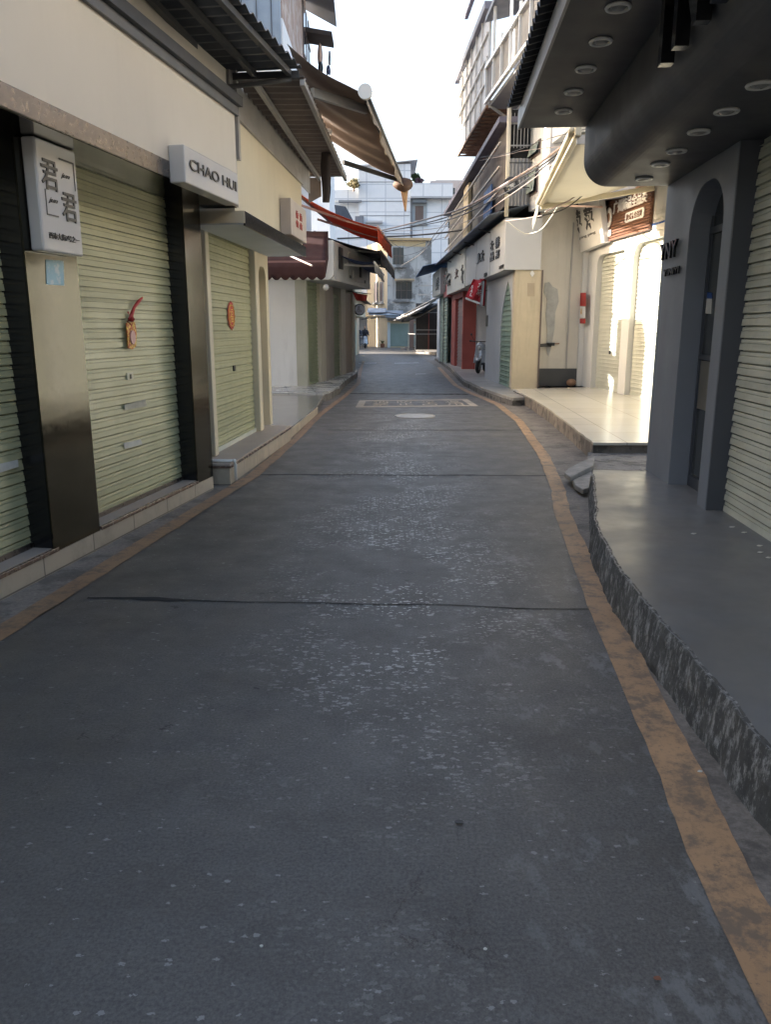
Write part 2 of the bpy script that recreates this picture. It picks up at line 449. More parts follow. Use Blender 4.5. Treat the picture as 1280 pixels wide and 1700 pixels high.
M_grey2 = mat('charcoal_wall', (.06, .066, .08), .5, var=.08)
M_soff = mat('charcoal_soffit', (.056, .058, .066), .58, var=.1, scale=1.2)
M_roof = mat('dark_corrugated_steel', (.09, .095, .1), .5, metal=.3, var=.25, scale=3, streak=.2)
M_roofu = mat('brown_corrugated_steel', (.16, .13, .115), .5, metal=.2, var=.25, scale=3, streak=.2)
M_iron = mat('black_iron', (.022, .023, .026), .5, var=.2)
M_alu = mat('grey_aluminium', (.33, .32, .31), .4, metal=.4, var=.15)
M_stripe = mat('brown_awning_cloth', (.17, .12, .095), .85, trans=.12, var=.1)
M_maroon = mat('maroon_awning_cloth', (.045, .013, .011), .85, var=.2, trans=.06)
M_orange = mat('orange_awning_cloth', (.62, .11, .04), .8, var=.12, trans=.5)
M_blueaw = mat('navy_awning_cloth', (.022, .045, .13), .7, var=.25)
M_blackaw = mat('black_awning_cloth', (.035, .028, .028), .8, var=.3)
M_pale = mat('cream_awning_cloth', (.64, .595, .49), .75, var=.05, trans=.25)
M_bar = mat('cream_awning_bar', (.55, .48, .34), .45, var=.1)
M_brick = mat('old_pink_brick', (.38, .27, .22), .8, var=.3, scale=5, streak=.3, c2=(.5, .46, .42), c2amt=.6, c2scale=2, c2cov=.5)
M_bluep = mat('blue_grey_sheet', (.24, .3, .38), .5, var=.15, streak=.25)
M_glass = mat('dark_window_glass', (.03, .034, .04), .12, var=.3, spec=.7)
M_frame = mat('window_frame_paint', (.12, .085, .075), .5)
M_wood = mat('brown_slat_wood', (.17, .075, .04), .5, var=.25, scale=4)
M_yell = mat('stained_yellow_panel', (.53, .445, .31), .6, var=.1, scale=2, streak=.3, c2=(.38, .29, .17), c2amt=.4, c2scale=4, c2cov=.62)
M_beige = mat('beige_plaster', (.57, .535, .475), .65, var=.08, scale=1.5, streak=.2, c2=(.36, .35, .33), c2amt=.6, c2scale=1.4, c2cov=.62)
M_dado = mat('dark_dado_paint', (.045, .048, .055), .5)
M_redcol = mat('dusty_red_paint', (.36, .085, .07), .6, var=.15, streak=.2)
M_tower = tile_mat('white_wall_tiles', (.66, .68, .71), (.42, .45, .5), (1.9, 1.3), .35, 0, .15, .05, 'xz')
M_old = mat('weathered_plaster', (.46, .45, .43), .8, var=.2, scale=.5, streak=.85, c2=(.15, .145, .14), c2amt=.85, c2scale=.6, c2cov=.5)
M_oldy = mat('cream_old_plaster', (.55, .46, .32), .75, var=.12, scale=.8, streak=.4)
M_pink = mat('pinkish_concrete', (.42, .37, .36), .7, var=.1)
M_teal = mat('teal_hoarding', (.17, .23, .21), .55, var=.15, streak=.3)
M_rust = mat('rusty_steel', (.26, .15, .09), .7, var=.4, scale=5)
M_corr = mat('brown_wall_sheet', (.16, .14, .13), .55, metal=.2, var=.25, scale=1.5, streak=.6)
M_corrg = mat('grey_wall_sheet', (.3, .3, .31), .5, metal=.2, var=.2, scale=1.5, streak=.7)
M_net = mat('white_netting', (.74, .74, .73), .8, var=.04, streak=.08)
M_cable = mat('black_cable', (.03, .028, .028), .5)
M_cablew = mat('pale_conduit', (.34, .27, .245), .5)
M_leaf = mat('leaf_green', (.07, .1, .03), .6, var=.5, scale=8)
M_leafy = mat('yellowing_leaf', (.16, .13, .05), .6, var=.5, scale=8)
M_terra = mat('terracotta', (.22, .09, .05), .7)
M_skin = mat('skin', (.42, .26, .19), .5)
M_cloth = mat('dark_jacket', (.02, .02, .024), .8)
M_trous = mat('dark_trousers', (.03, .032, .045), .8)
M_hair = mat('black_hair', (.012, .01, .01), .6)
M_tyre = mat('tyre_rubber', (.015, .015, .015), .8)
M_scoot = mat('scooter_silver', (.45, .47, .5), .3, metal=.3)
M_scoob = mat('scooter_blue', (.05, .09, .2), .3)
M_scooo = mat('scooter_orange', (.42, .17, .03), .4)
M_lamp = mat('lamp_lens', (.6, .6, .58), .3)
M_blue = mat('enamel_blue', (.03, .1, .35), .3)
M_cyan = mat('faded_cyan_notice', (.3, .5, .58), .5, c2=(.55, .6, .6), c2amt=.8, c2scale=18, c2cov=.5)
M_paper = mat('torn_white_paper', (.55, .55, .5), .7, var=.15, scale=12)
M_gold = mat('gold_print', (.7, .42, .06), .45)
M_manh = mat('pale_manhole_iron', (.36, .35, .33), .45, metal=.2, var=.15, scale=8)
M_bag = mat('brown_cloth_bag', (.10, .055, .035), .8, var=.3, scale=10)
M_tan = mat('tan_cloth_strip', (.55, .36, .2), .8, trans=.3)
M_tarp = mat('grey_tarpaulin', (.32, .32, .33), .6, var=.3, scale=3)
M_strip = mat('dark_brown_cloth', (.05, .038, .034), .85)
M_stripe2 = mat('pale_striped_cloth', (.26, .21, .16), .8, trans=.2, var=.3, scale=20)

# ------------------------------------------------------------------ generic builders
def shutter_mb(P, s0, s1, z0, z1, n, pitch=.078, dep=.013, seg_jit=.0):
    mb = MB(); k = int((z1 - z0) / pitch) + 1
    prof = []
    for i in range(k):
        zb = z0 + i * pitch
        for dz, dn in ((0, -dep * .6), (pitch * .055, -dep * .6), (pitch * .07, dep), (pitch * .60, dep * .75), (pitch * .615, dep * .2), (pitch * .645, dep * .2), (pitch * .66, dep * .55), (pitch * .93, dep * .35), (pitch * .945, -dep * .6)):
            if zb + dz <= z1: prof.append((zb + dz, n + dn))
    for (za, na), (zb, nb) in zip(prof, prof[1:]):
        mb.face([P.p(s0, za, na), P.p(s1, za, na), P.p(s1, zb, nb), P.p(s0, zb, nb)])
    mb.pbox(P, s0, s1, z0, z1, n - .03, n - dep * .62)
    return mb
def arch(s0, s1, z0, z1, r, seg=8):           # outline of an opening, rounded top corners
    pts = [(s0, z0), (s0, z1 - r)]
    for k in range(1, seg + 1):
        a = math.pi - math.pi / 2 * k / seg
        pts.append((s0 + r + r * math.cos(a), z1 - r + r * math.sin(a)))
    for k in range(seg + 1):
        a = math.pi / 2 - math.pi / 2 * k / seg
        pts.append((s1 - r + r * math.cos(a), z1 - r + r * math.sin(a)))
    pts.append((s1, z0)); return pts
def wall_with_arches(P, s0, s1, z0, z1, n0, n1, arches):     # a wall whose openings reach the floor
    poly = [(s0, z0)]
    for a in arches: poly += [(max(min(x, s1), s0), z) for x, z in a]
    poly += [(s1, z0), (s1, z1), (s0, z1)]
    return MB().pprism(P, poly, n0, n1)
def corr(p00, p01, p10, p11, waves, amp=.018, th=.006, per=6):   # ribs run p0 -> p1 side, waves along p*0 -> p*1
    p00, p01, p10, p11 = map(Vector, (p00, p01, p10, p11))
    nrm = (p01 - p00).cross(p10 - p00).normalized()
    def fn(u, v):
        a = p00.lerp(p01, u); b = p10.lerp(p11, u)
        ph = (u * waves) % 1.0
        h = amp * max(-1, min(1, 2.2 * math.sin(2 * math.pi * ph)))
        return a.lerp(b, v) + nrm * h
    return MB().grid(fn, int(waves * per), 1, nrm * th)
def cloth(p00, p01, p10, p11, sag=.03, nu=12, nv=6, th=.004, rip=.006, seed=0):
    p00, p01, p10, p11 = map(Vector, (p00, p01, p10, p11))
    def fn(u, v):
        q = p00.lerp(p01, u).lerp(p10.lerp(p11, u), v)
        q.z += -sag * 4 * v * (1 - v) + rip * noise.noise(Vector((u * 6 + seed, v * 2, seed)))
        return q
    return MB().grid(fn, nu, nv, (0, 0, -th))
def valance(a, b, drop, waves, th=.004, amp=.03, wave_bottom=.02, seed=0):
    a = Vector(a); b = Vector(b); d = (b - a).normalized(); n = d.cross(Vector((0, 0, 1))).normalized()
    def fn(u, v):
        q = a.lerp(b, u); k = abs(math.sin(math.pi * u * waves))
        q.z -= v * (drop - wave_bottom * (1 - k)); q += n * (amp * v * noise.noise(Vector((u * 9, v, seed + .5))))
        return q
    return MB().grid(fn, max(12, waves * 8), 3, n * th)
def strip(pts_l, pts_r, z, jit=0.0, sub=6, seed=0):          # a sheet between two poly-lines
    def dens(pts):
        out = []
        for a, b in zip(pts, pts[1:]):
            for k in range(sub): out.append(Vector((a[0], a[1], 0)).lerp(Vector((b[0], b[1], 0)), k / sub))
        out.append(Vector((pts[-1][0], pts[-1][1], 0))); return out
    L, Rr = dens(pts_l), dens(pts_r); mb = MB()
    for i, q in enumerate(L): q.x += jit * noise.noise(Vector((q.y * 5, seed, 0)))
    for i, q in enumerate(Rr): q.x += jit * noise.noise(Vector((q.y * 5, seed + 9, 0)))
    i0 = 0
    for a, b in zip(L, Rr): mb.v += [Vector((a.x, a.y, z)), Vector((b.x, b.y, z))]
    for k in range(len(L) - 1): mb.f.append([2 * k, 2 * k + 1, 2 * k + 3, 2 * k + 2])
    return mb
def leaf_cluster(c, rx, ry, rz, n, size, seed=0):
    rnd = random.Random(seed); mb = MB(); c = Vector(c)
    subs = [Vector((rnd.uniform(-.6, .6) * rx, rnd.uniform(-.6, .6) * ry, rnd.uniform(-.5, .6) * rz)) for _ in range(7)]
    for _ in range(n):
        b = rnd.choice(subs); p = c + b + Vector((rnd.gauss(0, .25) * rx, rnd.gauss(0, .25) * ry, rnd.gauss(0, .25) * rz))
        d = Vector((rnd.uniform(-1, 1), rnd.uniform(-1, 1), rnd.uniform(-.6, 1))).normalized(); e = d.cross(Vector((rnd.random(), rnd.random(), rnd.random()))).normalized()
        s = size * rnd.uniform(.6, 1.3)
        mb.face([p - d * s, p + e * s * .4, p + d * s, p - e * s * .4])
    return mb

# ================================================================== SETTING
struct('ground', MB().face([(-900, -60, -.02), (900, -60, -.02), (900, 1800, -.02), (-900, 1800, -.02)]), M_ground)
KL = [(-2.55, -3.0), (-2.27, 4.3), (-2.12, 5.54), (-1.71, 7.66), (-1.62, 7.9), (-1.37, 11.0), (-1.24, 14.2), (-1.33, 16.9), (-1.03, 18.0), (-.85, 20), (-.72, 25.5), (-1.1, 30), (-1.9, 50), (-6, 74)]
KR = [(1.25, -3.0), (1.21, 2.15), (1.27, 3.33), (1.45, 5.16), (1.90, 7.1), (2.3, 8.3), (2.48, 9.52), (2.62, 12.3), (2.55, 15.4), (2.3, 18.6), (2.1, 20.9), (2.2, 26), (2.33, 32.3), (2.2, 44), (2.0, 52.8), (2.2, 66)]
yl = [(-2.2, -3.0), (-2.02, 2.6), (-1.96, 3.72), (-1.72, 5.6), (-1.36, 8.31), (-1.23, 11.3), (-1.16, 14.3), (-.87, 18.96), (-.72, 23), (-.85, 28), (-1.01, 38.3)]
yr = [(.80, -3.0), (.86, 1.2), (.90, 1.91), (1.0, 2.74), (1.16, 4.26), (1.46, 6.61), (1.64, 7.6), (1.89, 9.52), (2.22, 13.35), (2.28, 16.5), (2.02, 19.5), (1.88, 22), (2.1, 32.3), (1.9, 46)]
# gutter concrete below everything between the kerbs
poly = [(a, b) for a, b in KL] + [(a, b) for a, b in KR[::-1]]
struct('gutter', MB().face([(a - .6 if (a, b) in KL else a + .6, b, -.008) for a, b in poly][::-1]), M_gut)
def interp(pts, y):
    for (x0, y0), (x1, y1) in zip(pts, pts[1:]):
        if y0 <= y <= y1: return x0 + (x1 - x0) * (y - y0) / (y1 - y0)
    return pts[-1][0] if y > pts[-1][1] else pts[0][0]
ys = [-3 + k * .25 for k in range(0, 76)] + [16.2 + k for k in range(60)]
RL = [(interp(yl, y) if y < 38 else interp(KL, y) + .2, y) for y in ys]
RR = [(interp(yr, y) + .02, y) for y in ys]
struct('road', strip(RL, RR, 0.0, .02, 1), M_road)
def offs(pts, d): return [(x + d, y) for x, y in pts]
def wl(y): return .155 if y < 4 else .15
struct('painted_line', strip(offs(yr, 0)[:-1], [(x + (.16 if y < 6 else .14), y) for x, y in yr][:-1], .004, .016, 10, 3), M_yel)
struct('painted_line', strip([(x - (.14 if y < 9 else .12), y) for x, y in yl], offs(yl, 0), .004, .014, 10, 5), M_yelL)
# joints across the road
M_joint = mat('joint_tar', (.012, .012, .013), .9)  # plain dark colour of the joint lines
def joint(y, w_, seed, x0=None, x1=None, skew=0.0):
    a = interp(yl, y) if x0 is None else x0; b = interp(yr, y) if x1 is None else x1; mb = MB(); N = 70
    for k in range(N + 1):
        x = a + (b - a) * k / N; yy = y + skew * k / N + .035 * noise.noise(Vector((x * 1.7, seed, 0))) + .012 * noise.noise(Vector((x * 13, seed, 0)))
        q = w_ * (.55 + .9 * abs(noise.noise(Vector((x * 6, seed + 4, 0)))))
        if seed == 1: q += .02 * math.exp(-((x + 1.35) / .16) ** 2) + .006 * math.exp(-((x + 1.5) / .4) ** 2)
        mb.v += [Vector((x, yy - q, .003)), Vector((x, yy + q, .003))]
    for k in range(N): mb.f.append([2 * k, 2 * k + 2, 2 * k + 3, 2 * k + 1])
    struct('road_joint', mb, M_joint)
joint(4.38, .008, 1, -1.76, 1.16, -.19); joint(8.38, .02, 2, None, 2.15, -.07); joint(12.2, .03, 3, -.9, 2.3); joint(19.2, .13, 5, -1.0, 2.0, -.2); joint(27, .04, 6); joint(14.6, .02, 7, -1.1, 1.6)
# painted rescue-lane box with two rows of characters
bx0, bx1 = G(592, 675)[0], G(792, 675)[0]; by0, by1 = G(592, 675)[1], G(592, 664)[1]
mb = MB()
mk0 = G(590, 676.5); mk1 = G(795, 674.5); mk2 = G(776, 663); mk3 = G(597, 665)
def quad(mb, a, b, c, d, z=.004):
    mb.face([(p[0], p[1], z) for p in (a, b, c, d)])
L_ = lambda a, b, t_: Vector(a).lerp(Vector(b), t_)
quad(mb, mk0, mk1, L_(mk1, mk2, .13), L_(mk0, mk3, .13)); quad(mb, L_(mk0, mk3, .87), L_(mk1, mk2, .87), mk2, mk3)
quad(mb, L_(mk0, mk3, .13), L_(L_(mk0, mk1, .06), L_(mk3, mk2, .06), .13), L_(L_(mk0, mk1, .06), L_(mk3, mk2, .06), .87), L_(mk0, mk3, .87))
quad(mb, L_(L_(mk0, mk1, .94), L_(mk3, mk2, .94), .13), L_(mk1, mk2, .13), L_(mk1, mk2, .87), L_(L_(mk0, mk1, .94), L_(mk3, mk2, .94), .87))
struct('road_marking', mb, M_mark)
class Flat:                                   # lettering lying on the road
    def __init__(s, o, ex, ey): s.o = Vector(o); s.ex = Vector(ex); s.ey = Vector(ey)
    def p(s, a, z, n=0.0): q = s.o + s.ex * a + s.ey * z; return Vector((q.x, q.y, .004 + n))
for r_, word in enumerate(('禁止占用', '消防通道')):
    for k, ch in enumerate(word):
        fo = Flat(L_(L_(mk0, mk1, .13 + .21 * k), L_(mk3, mk2, .13 + .21 * k), .2 + .33 * r_), (1, 0, 0), (0, 1, 0))
        o = text(fo, ch, 0, 0, .52, 0, M_mark, .001, width=.34, name='road_marking', bold=.008); o['kind'] = 'structure'
# distant white marks
mb = MB()
for px0, px1, py, h in ((595, 625, 604, 1.0), (655, 697, 604, 1.5), (690, 708, 622, .8), (600, 640, 602, .5)):
    a = G(px0, py); b = G(px1, py); mb.face([(a[0], a[1], .004), (b[0], b[1] + .3, .004), (b[0], b[1] + h, .004), (a[0], a[1] + h * .7, .004)])
struct('road_marking', mb, paint_mat('worn_white_paint', (.4, .4, .4), (.08, .08, .085), .47, .9))
mh = T('manhole_cover', 'pale round manhole cover flush in the road before the painted box', 'manhole cover')
c = G(689, 691.3); mb = MB()
def ell(mb, c, r, z0, z1, seg=40): mb.prism([(c[0] + r * math.cos(2 * math.pi * k / seg), c[1] + r * math.sin(2 * math.pi * k / seg), z0) for k in range(seg)], (0, 0, z1 - z0))
ell(mb, c, .34, .001, .008); mh.add('lid', mb, M_manh)
mb = MB().ring((c[0], c[1], .006), (0, 0, 1), .36, .012, 40, 6); mh.add('frame', mb, M_alu)

rl = random.Random(5)
for k, (px, py, what) in enumerate(((1163, 1281, 'pale pebble in the gutter against the right kerb'), (1092, 1624, 'small orange brown leaf scrap near the yellow line'), (763, 1365, 'dark gum spot flattened in the near centre of the road'), (434, 1571, 'tiny white stone chip lying in the near left lane'), (806, 1576, 'tiny white stone chip lying in the near middle lane'), (844, 80 + 880, 'dark twig bit on the road by the first joint'))):
    p = G(px, py, .006); sz = (.007, .008, .012, .004, .004, .010)[k]
    mm = (M_paper, M_terra, M_ink, M_paper, M_paper, M_ink)[k]
    one(('pebble', 'leaf_scrap', 'gum_spot', 'stone_chip', 'stone_chip', 'twig')[k], what, ('pebble', 'leaf', 'gum', 'stone', 'stone', 'twig')[k],
        MB().prism([p + Vector((sz * (1 + .4 * rl.random()) * math.cos(a), sz * (.6 + .4 * rl.random()) * math.sin(a), 0)) for a in [j * math.pi / 4 for j in range(8)]], (0, 0, .003 if k in (0, 3, 4) else .002)), mm)
# ---- right-hand raised platform of the grey shop
HP = .24
topK = [G(985, 780, HP), G(988, 830, HP), G(990, 872, HP), G(1022, 935, HP), G(1060, 985, HP), G(1110, 1045, HP), G(1160, 1100, HP), G(1280, 1245, HP)]
topK = [(p[0], p[1]) for p in topK] + [(1.33, 1.6), (1.38, 0), (1.42, -3)]
def dense(pts, sub=8, jit=.012, seed=0):
    out = []
    for a, b in zip(pts, pts[1:]):
        for k in range(sub):
            t_ = k / sub; out.append((a[0] + (b[0] - a[0]) * t_, a[1] + (b[1] - a[1]) * t_))
    out.append(pts[-1])
    return [(x + jit * noise.noise(Vector((y * 4, seed, 1))) + jit * .6 * noise.noise(Vector((y * 17, seed, 1))), y) for x, y in out]
tk = dense(topK, 10, .02, 1)
mb = MB().prism([(x, y, -.02) for x, y in tk] + [(6, -3, -.02), (6, topK[0][1] - .1, -.02), (2.6, topK[0][1] - .1, -.02)], (0, 0, HP + .02))
struct('pavement', mb, M_plat)
# rough kerb face standing proud of the slab
kb = [(G(978, 812)[0] + .02, 7.35)] + [(interp(KR, y) + .015, y) for y in [7.0, 6.6, 6.2, 5.8, 5.4, 5.0, 4.6, 4.2, 3.8, 3.4, 3.0, 2.6, 2.2, 1.8, 1.2, 0, -3]]
mb = MB(); N = 520
ykk = [7.1 + (-10.1) * (k / N) for k in range(N + 1)]
tks = sorted([(x, y) for x, y in tk], key=lambda q: q[1])
for k, y in enumerate(ykk):
    xt = interp(tks, y); xb = min(interp(sorted(kb, key=lambda q: q[1]), y), xt - .015)
    for j in range(6):
        v = j / 5; x = xb + (xt + .006 - xb) * v ** 1.5 - .012
        x += .009 * noise.noise(Vector((y * 7, v * 3, 2))) + .005 * noise.noise(Vector((y * 31, v * 8, 3)))
        mb.v.append(Vector((x, y, -.01 + (HP + .008) * v + (.003 * noise.noise(Vector((y * 14, 0, 8))) if j == 5 else 0))))
    mb.v.append(Vector((xt + .014 + .004 * noise.noise(Vector((y * 20, 1, 8))), y, HP + .002)))
for k in range(N):
    for j in range(6):
        a = k * 7 + j; mb.f.append([a, a + 1, a + 8, a + 7])
struct('kerb', mb, M_kerb, smooth=False)

# ---- cream tiled platform in front of the arches
HT = .22
e2 = [G(981, 735, HT), G(948, 708, HT), G(905, 676, HT), G(879, 660, HT), G(850, 646, HT)]
e2 = [(p[0], p[1]) for p in e2]
d2 = dense(e2, 6, .02, 4)
near2 = [(5.4, e2[0][1] + .02)]
mb = MB().prism([(x + .03, y, HT - .03) for x, y in d2] + [(5.4, 18.6, HT - .03), (5.4, e2[0][1], HT - .03)], (0, 0, .03))
struct('pavement', mb, M_tilef)
mb = MB().prism([(x + .045, y + .04, -.02) for x, y in d2] + [(5.4, 18.55, -.02), (5.4, e2[0][1] + .05, -.02)], (0, 0, HT - .014))
struct('kerb', mb, mat('stained_kerb_concrete', (.22, .185, .155), .8, var=.4, scale=2.5, streak=.5, bump=.5, bscale=20, c2=(.06, .055, .05), c2amt=.8, c2scale=3.5, c2cov=.5))
# broken lower slab between the two platforms
mb = MB().prism([(2.0, 7.25, -.02), (5.4, 7.25, -.02), (5.4, e2[0][1] + .1, -.02), (2.45, e2[0][1] + .1, -.02), (2.15, 8.2, -.02)], (0, 0, .11))
struct('pavement', mb, M_conc)
def slab_poly(px, z0, th, mat_, name, label, tilt=0.0):
    pts = [G(a, b, z0 + th) for a, b in px]; c = sum(pts, Vector()) / len(pts)
    pts = [Vector((p[0], p[1], z0 + tilt * (p[0] - c[0]))) for p in pts]
    return one(name, label, 'concrete slab', MB().prism(pts, (0, 0, th)), mat_, bevel=.008)
slab_poly([(938, 781), (948, 788), (985, 775), (988, 762), (965, 768), (944, 775)], .085, .05, mat('pale_broken_concrete', (.27, .25, .225), .8, var=.3, scale=8, bump=.5), 'broken_slab', 'flat broken concrete slab lying at the end of the grey platform', .12)
slab_poly([(950, 792), (955, 803), (968, 811), (978, 809), (983, 783), (965, 786)], .03, .05, MATS['pale_broken_concrete'], 'broken_slab', 'smaller cracked concrete lump wedged under the broken slab', .08)
# ---- right platform further on
e3 = [(p[0], p[1]) for p in [G(850, 662, .14), G(833, 657, .14), G(800, 645, .15), G(770, 630, .17), G(757, 618, .17), G(745, 606, .17), G(732, 598, .17), G(722, 592, .17)]]
d3 = dense(e3, 6, .03, 6)
mb = MB().prism([(x + .02, y, .10) for x, y in d3] + [(6, 50, .10), (6, 17.6, .10)], (0, 0, .06))
struct('pavement', mb, mat('dusty_cement_floor', (.36, .34, .31), .4, var=.2, scale=1.2, c2=(.2, .19, .18), c2amt=.5, c2scale=1.3, c2cov=.5))
mb = MB().prism([(x, y + .04, -.02) for x, y in d3] + [(6, 49.9, -.02), (6, 17.65, -.02)], (0, 0, .118))
struct('kerb', mb, M_conc)
mb = MB().prism([(2.0, 51.5, -.02), (3.0, 48, -.02), (7, 48, -.02), (7, 64, -.02), (2.2, 64, -.02)], (0, 0, .16)); struct('pavement', mb, M_conc)

# ---- left pavement in the alley and kerb slab under the white building
al = [(-1.385, 11.05), (-1.27, 14.6), (-1.33, 16.95)]
mb = MB().prism([(x, y, .10) for x, y in al] + [(-14, 19.2, .10), (-14, 10.3, .10), (-1.6, 10.3, .10)], (0, 0, .05)); struct('pavement', mb, M_tileL)
mb = MB().prism([(al[0][0] + .01, al[0][1], -.02), (al[1][0] + .01, al[1][1], -.02), (-1.6, 15.2, -.02), (-1.7, 11.05, -.02)], (0, 0, .15)); struct('kerb', mb, M_step)
ew = [(p[0], p[1]) for p in [G(440, 653.5, .17), G(537, 653.5, .17), G(548, 650, .17), G(562, 642.5, .17), G(571, 632, .17), G(582, 624, .17), G(592, 618, .17)]] + [(-.95, 27)]
dw = dense(ew, 5, .03, 8)
mb = MB().prism([(x - .02, y, .13) for x, y in dw] + [(-5, 27, .13), (-5, dw[0][1], .13)], (0, 0, .05)); struct('pavement', mb, M_tilew)
mb = MB().prism([(x, y + .03, -.02) for x, y in dw] + [(-5, 26.9, -.02), (-5, dw[0][1] + .03, -.02)], (0, 0, .148)); struct('kerb', mb, M_conc)
settle()

# ================================================================== LEFT: FIRST SHOP (two shutters)
P1 = Pl((-2.26, 4.36), (-1.71, 7.66))
b1 = T('shop_building', 'near cream shop with polished steel pillars and two green roller shutters', 'building')
SE = P1.L - .02
b1.add('step', MB().pbox(P1, -6, SE, -.01, .125, -.3, 0), M_step)
for a, b in ((-6, .62), (1.17, 2.96)):
    b1.add('tread', MB().pbox(P1, a, b, .125, .15, -.3, -.02), M_marb); b1.add('nosing', MB().pbox(P1, a, b, .12, .147, -.018, .006), M_nose, bevel=.003)
NS = -.17
for a, b, l in ((-2.9, .6, None), (1.1, 3.0, None)):
    sh = b1.add('shutter', shutter_mb(P1, a, b, .15, 2.72, NS, .0735), M_shut)
    if a > 0:
        q = P1.at(216, 625, NS + .02); b1.add('lock', MB().pbox(P1, q[0] - .05, q[0] + .05, q[1] - .025, q[1] + .03, NS + .01, NS + .02), mat('lock_plate', (.5, .48, .36), .4), sh)
        b1.add('keyhole', MB().pbox(P1, q[0] - .012, q[0] + .015, q[1] - .018, q[1] + .018, NS + .021, NS + .026), M_ink, sh)
    b1.add('bottom_rail', MB().pbox(P1, a, b, .15, .185, NS + .014, NS + .024), M_steelT, sh)
def pillar(T_, P, a, b, z0, z1, n0, n1):
    T_.add('pillar', MB().pbox(P, a, b, z0, z1, n0 + .03, n1), M_steel, bevel=.004)
    T_.add('pillar_reveal', MB().pbox(P, a + .006, b - .006, z0, z1, n0, n1 - .01), M_black)
b1p = []
for a, b in ((.57, 1.15), (2.95, 3.33), (-3.4, -2.9)):
    b1.add('pillar', MB().pbox(P1, a + .002, b, .12, 2.7, -.012, 0.0), M_steel)
    b1.add('pillar_side', MB().pbox(P1, a, b - .004, .12, 2.7, -.26, -.013), M_black)
NF = .28
fs = P1.at(395, 348, NF)[0]
b1.add('soffit', MB().pbox(P1, -6, fs - .01, 2.655, 2.68, -.3, NF - .012), M_steel)
b1.add('trim', MB().pbox(P1, -6, fs, 2.66, 2.78, NF - .01, NF + .006), M_steelT)
zt = P1.at(330, 125, NF)[1]
b1.add('fascia', MB().pbox(P1, -6, fs, 2.783, 3.62, NF - .2, NF), M_cream)
b1.add('fascia_end', MB().pbox(P1, fs - .004, fs + .10, 2.90, 3.9, NF - .3, NF - .03), M_alu)
b1.add('channel', MB().pbox(P1, -6, fs + .05, 3.46, 3.535, NF + .002, NF + .03), mat('dark_grey_channel', (.10, .10, .105), .5), bevel=.003)
b1.add('channel_lip', MB().pbox(P1, -6, fs + .05, 3.537, 3.62, NF - .05, NF + .07), mat('black_gutter_paint', (.03, .033, .04), .45))
b1.add('parapet', MB().pbox(P1, -6, fs - .06, 3.625, 3.83, NF - .25, NF - .04), mat('pale_parapet', (.5, .46, .4), .6))
b1.add('upper_wall', MB().pbox(P1, -6, 3.3, 4.0, 7.0, -4.6, -.9), M_beige)  # unseen upper storey, added and sized to block the low sun
b1.add('back_wall', MB().pbox(P1, -6, 3.3, 0, 4.0, -4.6, -.32), M_dark)
# thin papers and notices stuck on
def notice(label, P, quadpx, n, m, name='notice', cat='notice', th=.003, group=None):
    pts = [P.at(a, b, n) for a, b in quadpx]
    return one(name, label, cat, MB().pprism(P, pts, n - th, n), m, group)
notice('faded light blue notice pasted on the steel pillar below the sign', P1, [(77, 472), (106, 474), (105, 433), (76, 431)], .004, M_cyan)
notice('white paper scrap stuck low on the middle green shutter', P1, [(207, 745), (236, 738), (233, 729), (205, 736)], NS + .024, M_paper, 'paper_scrap', 'paper')
notice('torn paper smear stuck across the middle green shutter below its lock', P1, [(207, 681), (243, 674), (241, 663), (206, 672)], NS + .024, mat('peeling_paper', (.42, .41, .33), .7, var=.2, scale=14), 'paper_scrap', 'paper')
notice('white paper strip stuck on the nearest shutter at the picture edge', P1, [(-8, 787), (30, 775), (29, 763), (-8, 772)], NS + .024, M_paper, 'paper_scrap', 'paper')
# hanging new-year charm: cord, knot, tag
ch = T('hanging_charm', 'red and gold new year charm hanging from the middle shutter', 'ornament')
def pc(px, py, n=NS + .035): q = P1.at(px, py, n); return P1.p(q[0], q[1], n)
ch.add('cord', MB().tube([pc(236, 494), pc(229, 501), pc(222, 511), pc(218, 523), pc(217, 533)], [.008, .014, .012, .016, .02], 8), M_red, smooth=True)
ch.add('knot', MB().tube([pc(212, 518), pc(216, 526), pc(211, 534), pc(217, 540), pc(222, 530), pc(217, 522), pc(213, 530)], .008, 7), M_red, smooth=True)
mb = MB(); pts = [P1.at(a, b, NS + .035) for a, b in ((209, 536), (223, 534), (226, 552), (225, 575), (219, 580), (212, 578), (211, 560))]
mb.pprism(P1, pts, NS + .03, NS + .038); ch.add('tag', mb, mat('red_gold_print', (.5, .09, .02), .5, c2=(.75, .5, .08), c2amt=1, c2scale=45, c2cov=.47))
q = P1.at(219, 560, NS + .04); mb = MB(); mb.pprism(P1, [(q[0] + .04 * math.cos(a * .3927), q[1] + .055 * math.sin(a * .3927)) for a in range(16)], NS + .038, NS + .05); ch.add('medallion', mb, mat('pink_medallion', (.55, .28, .26), .4))

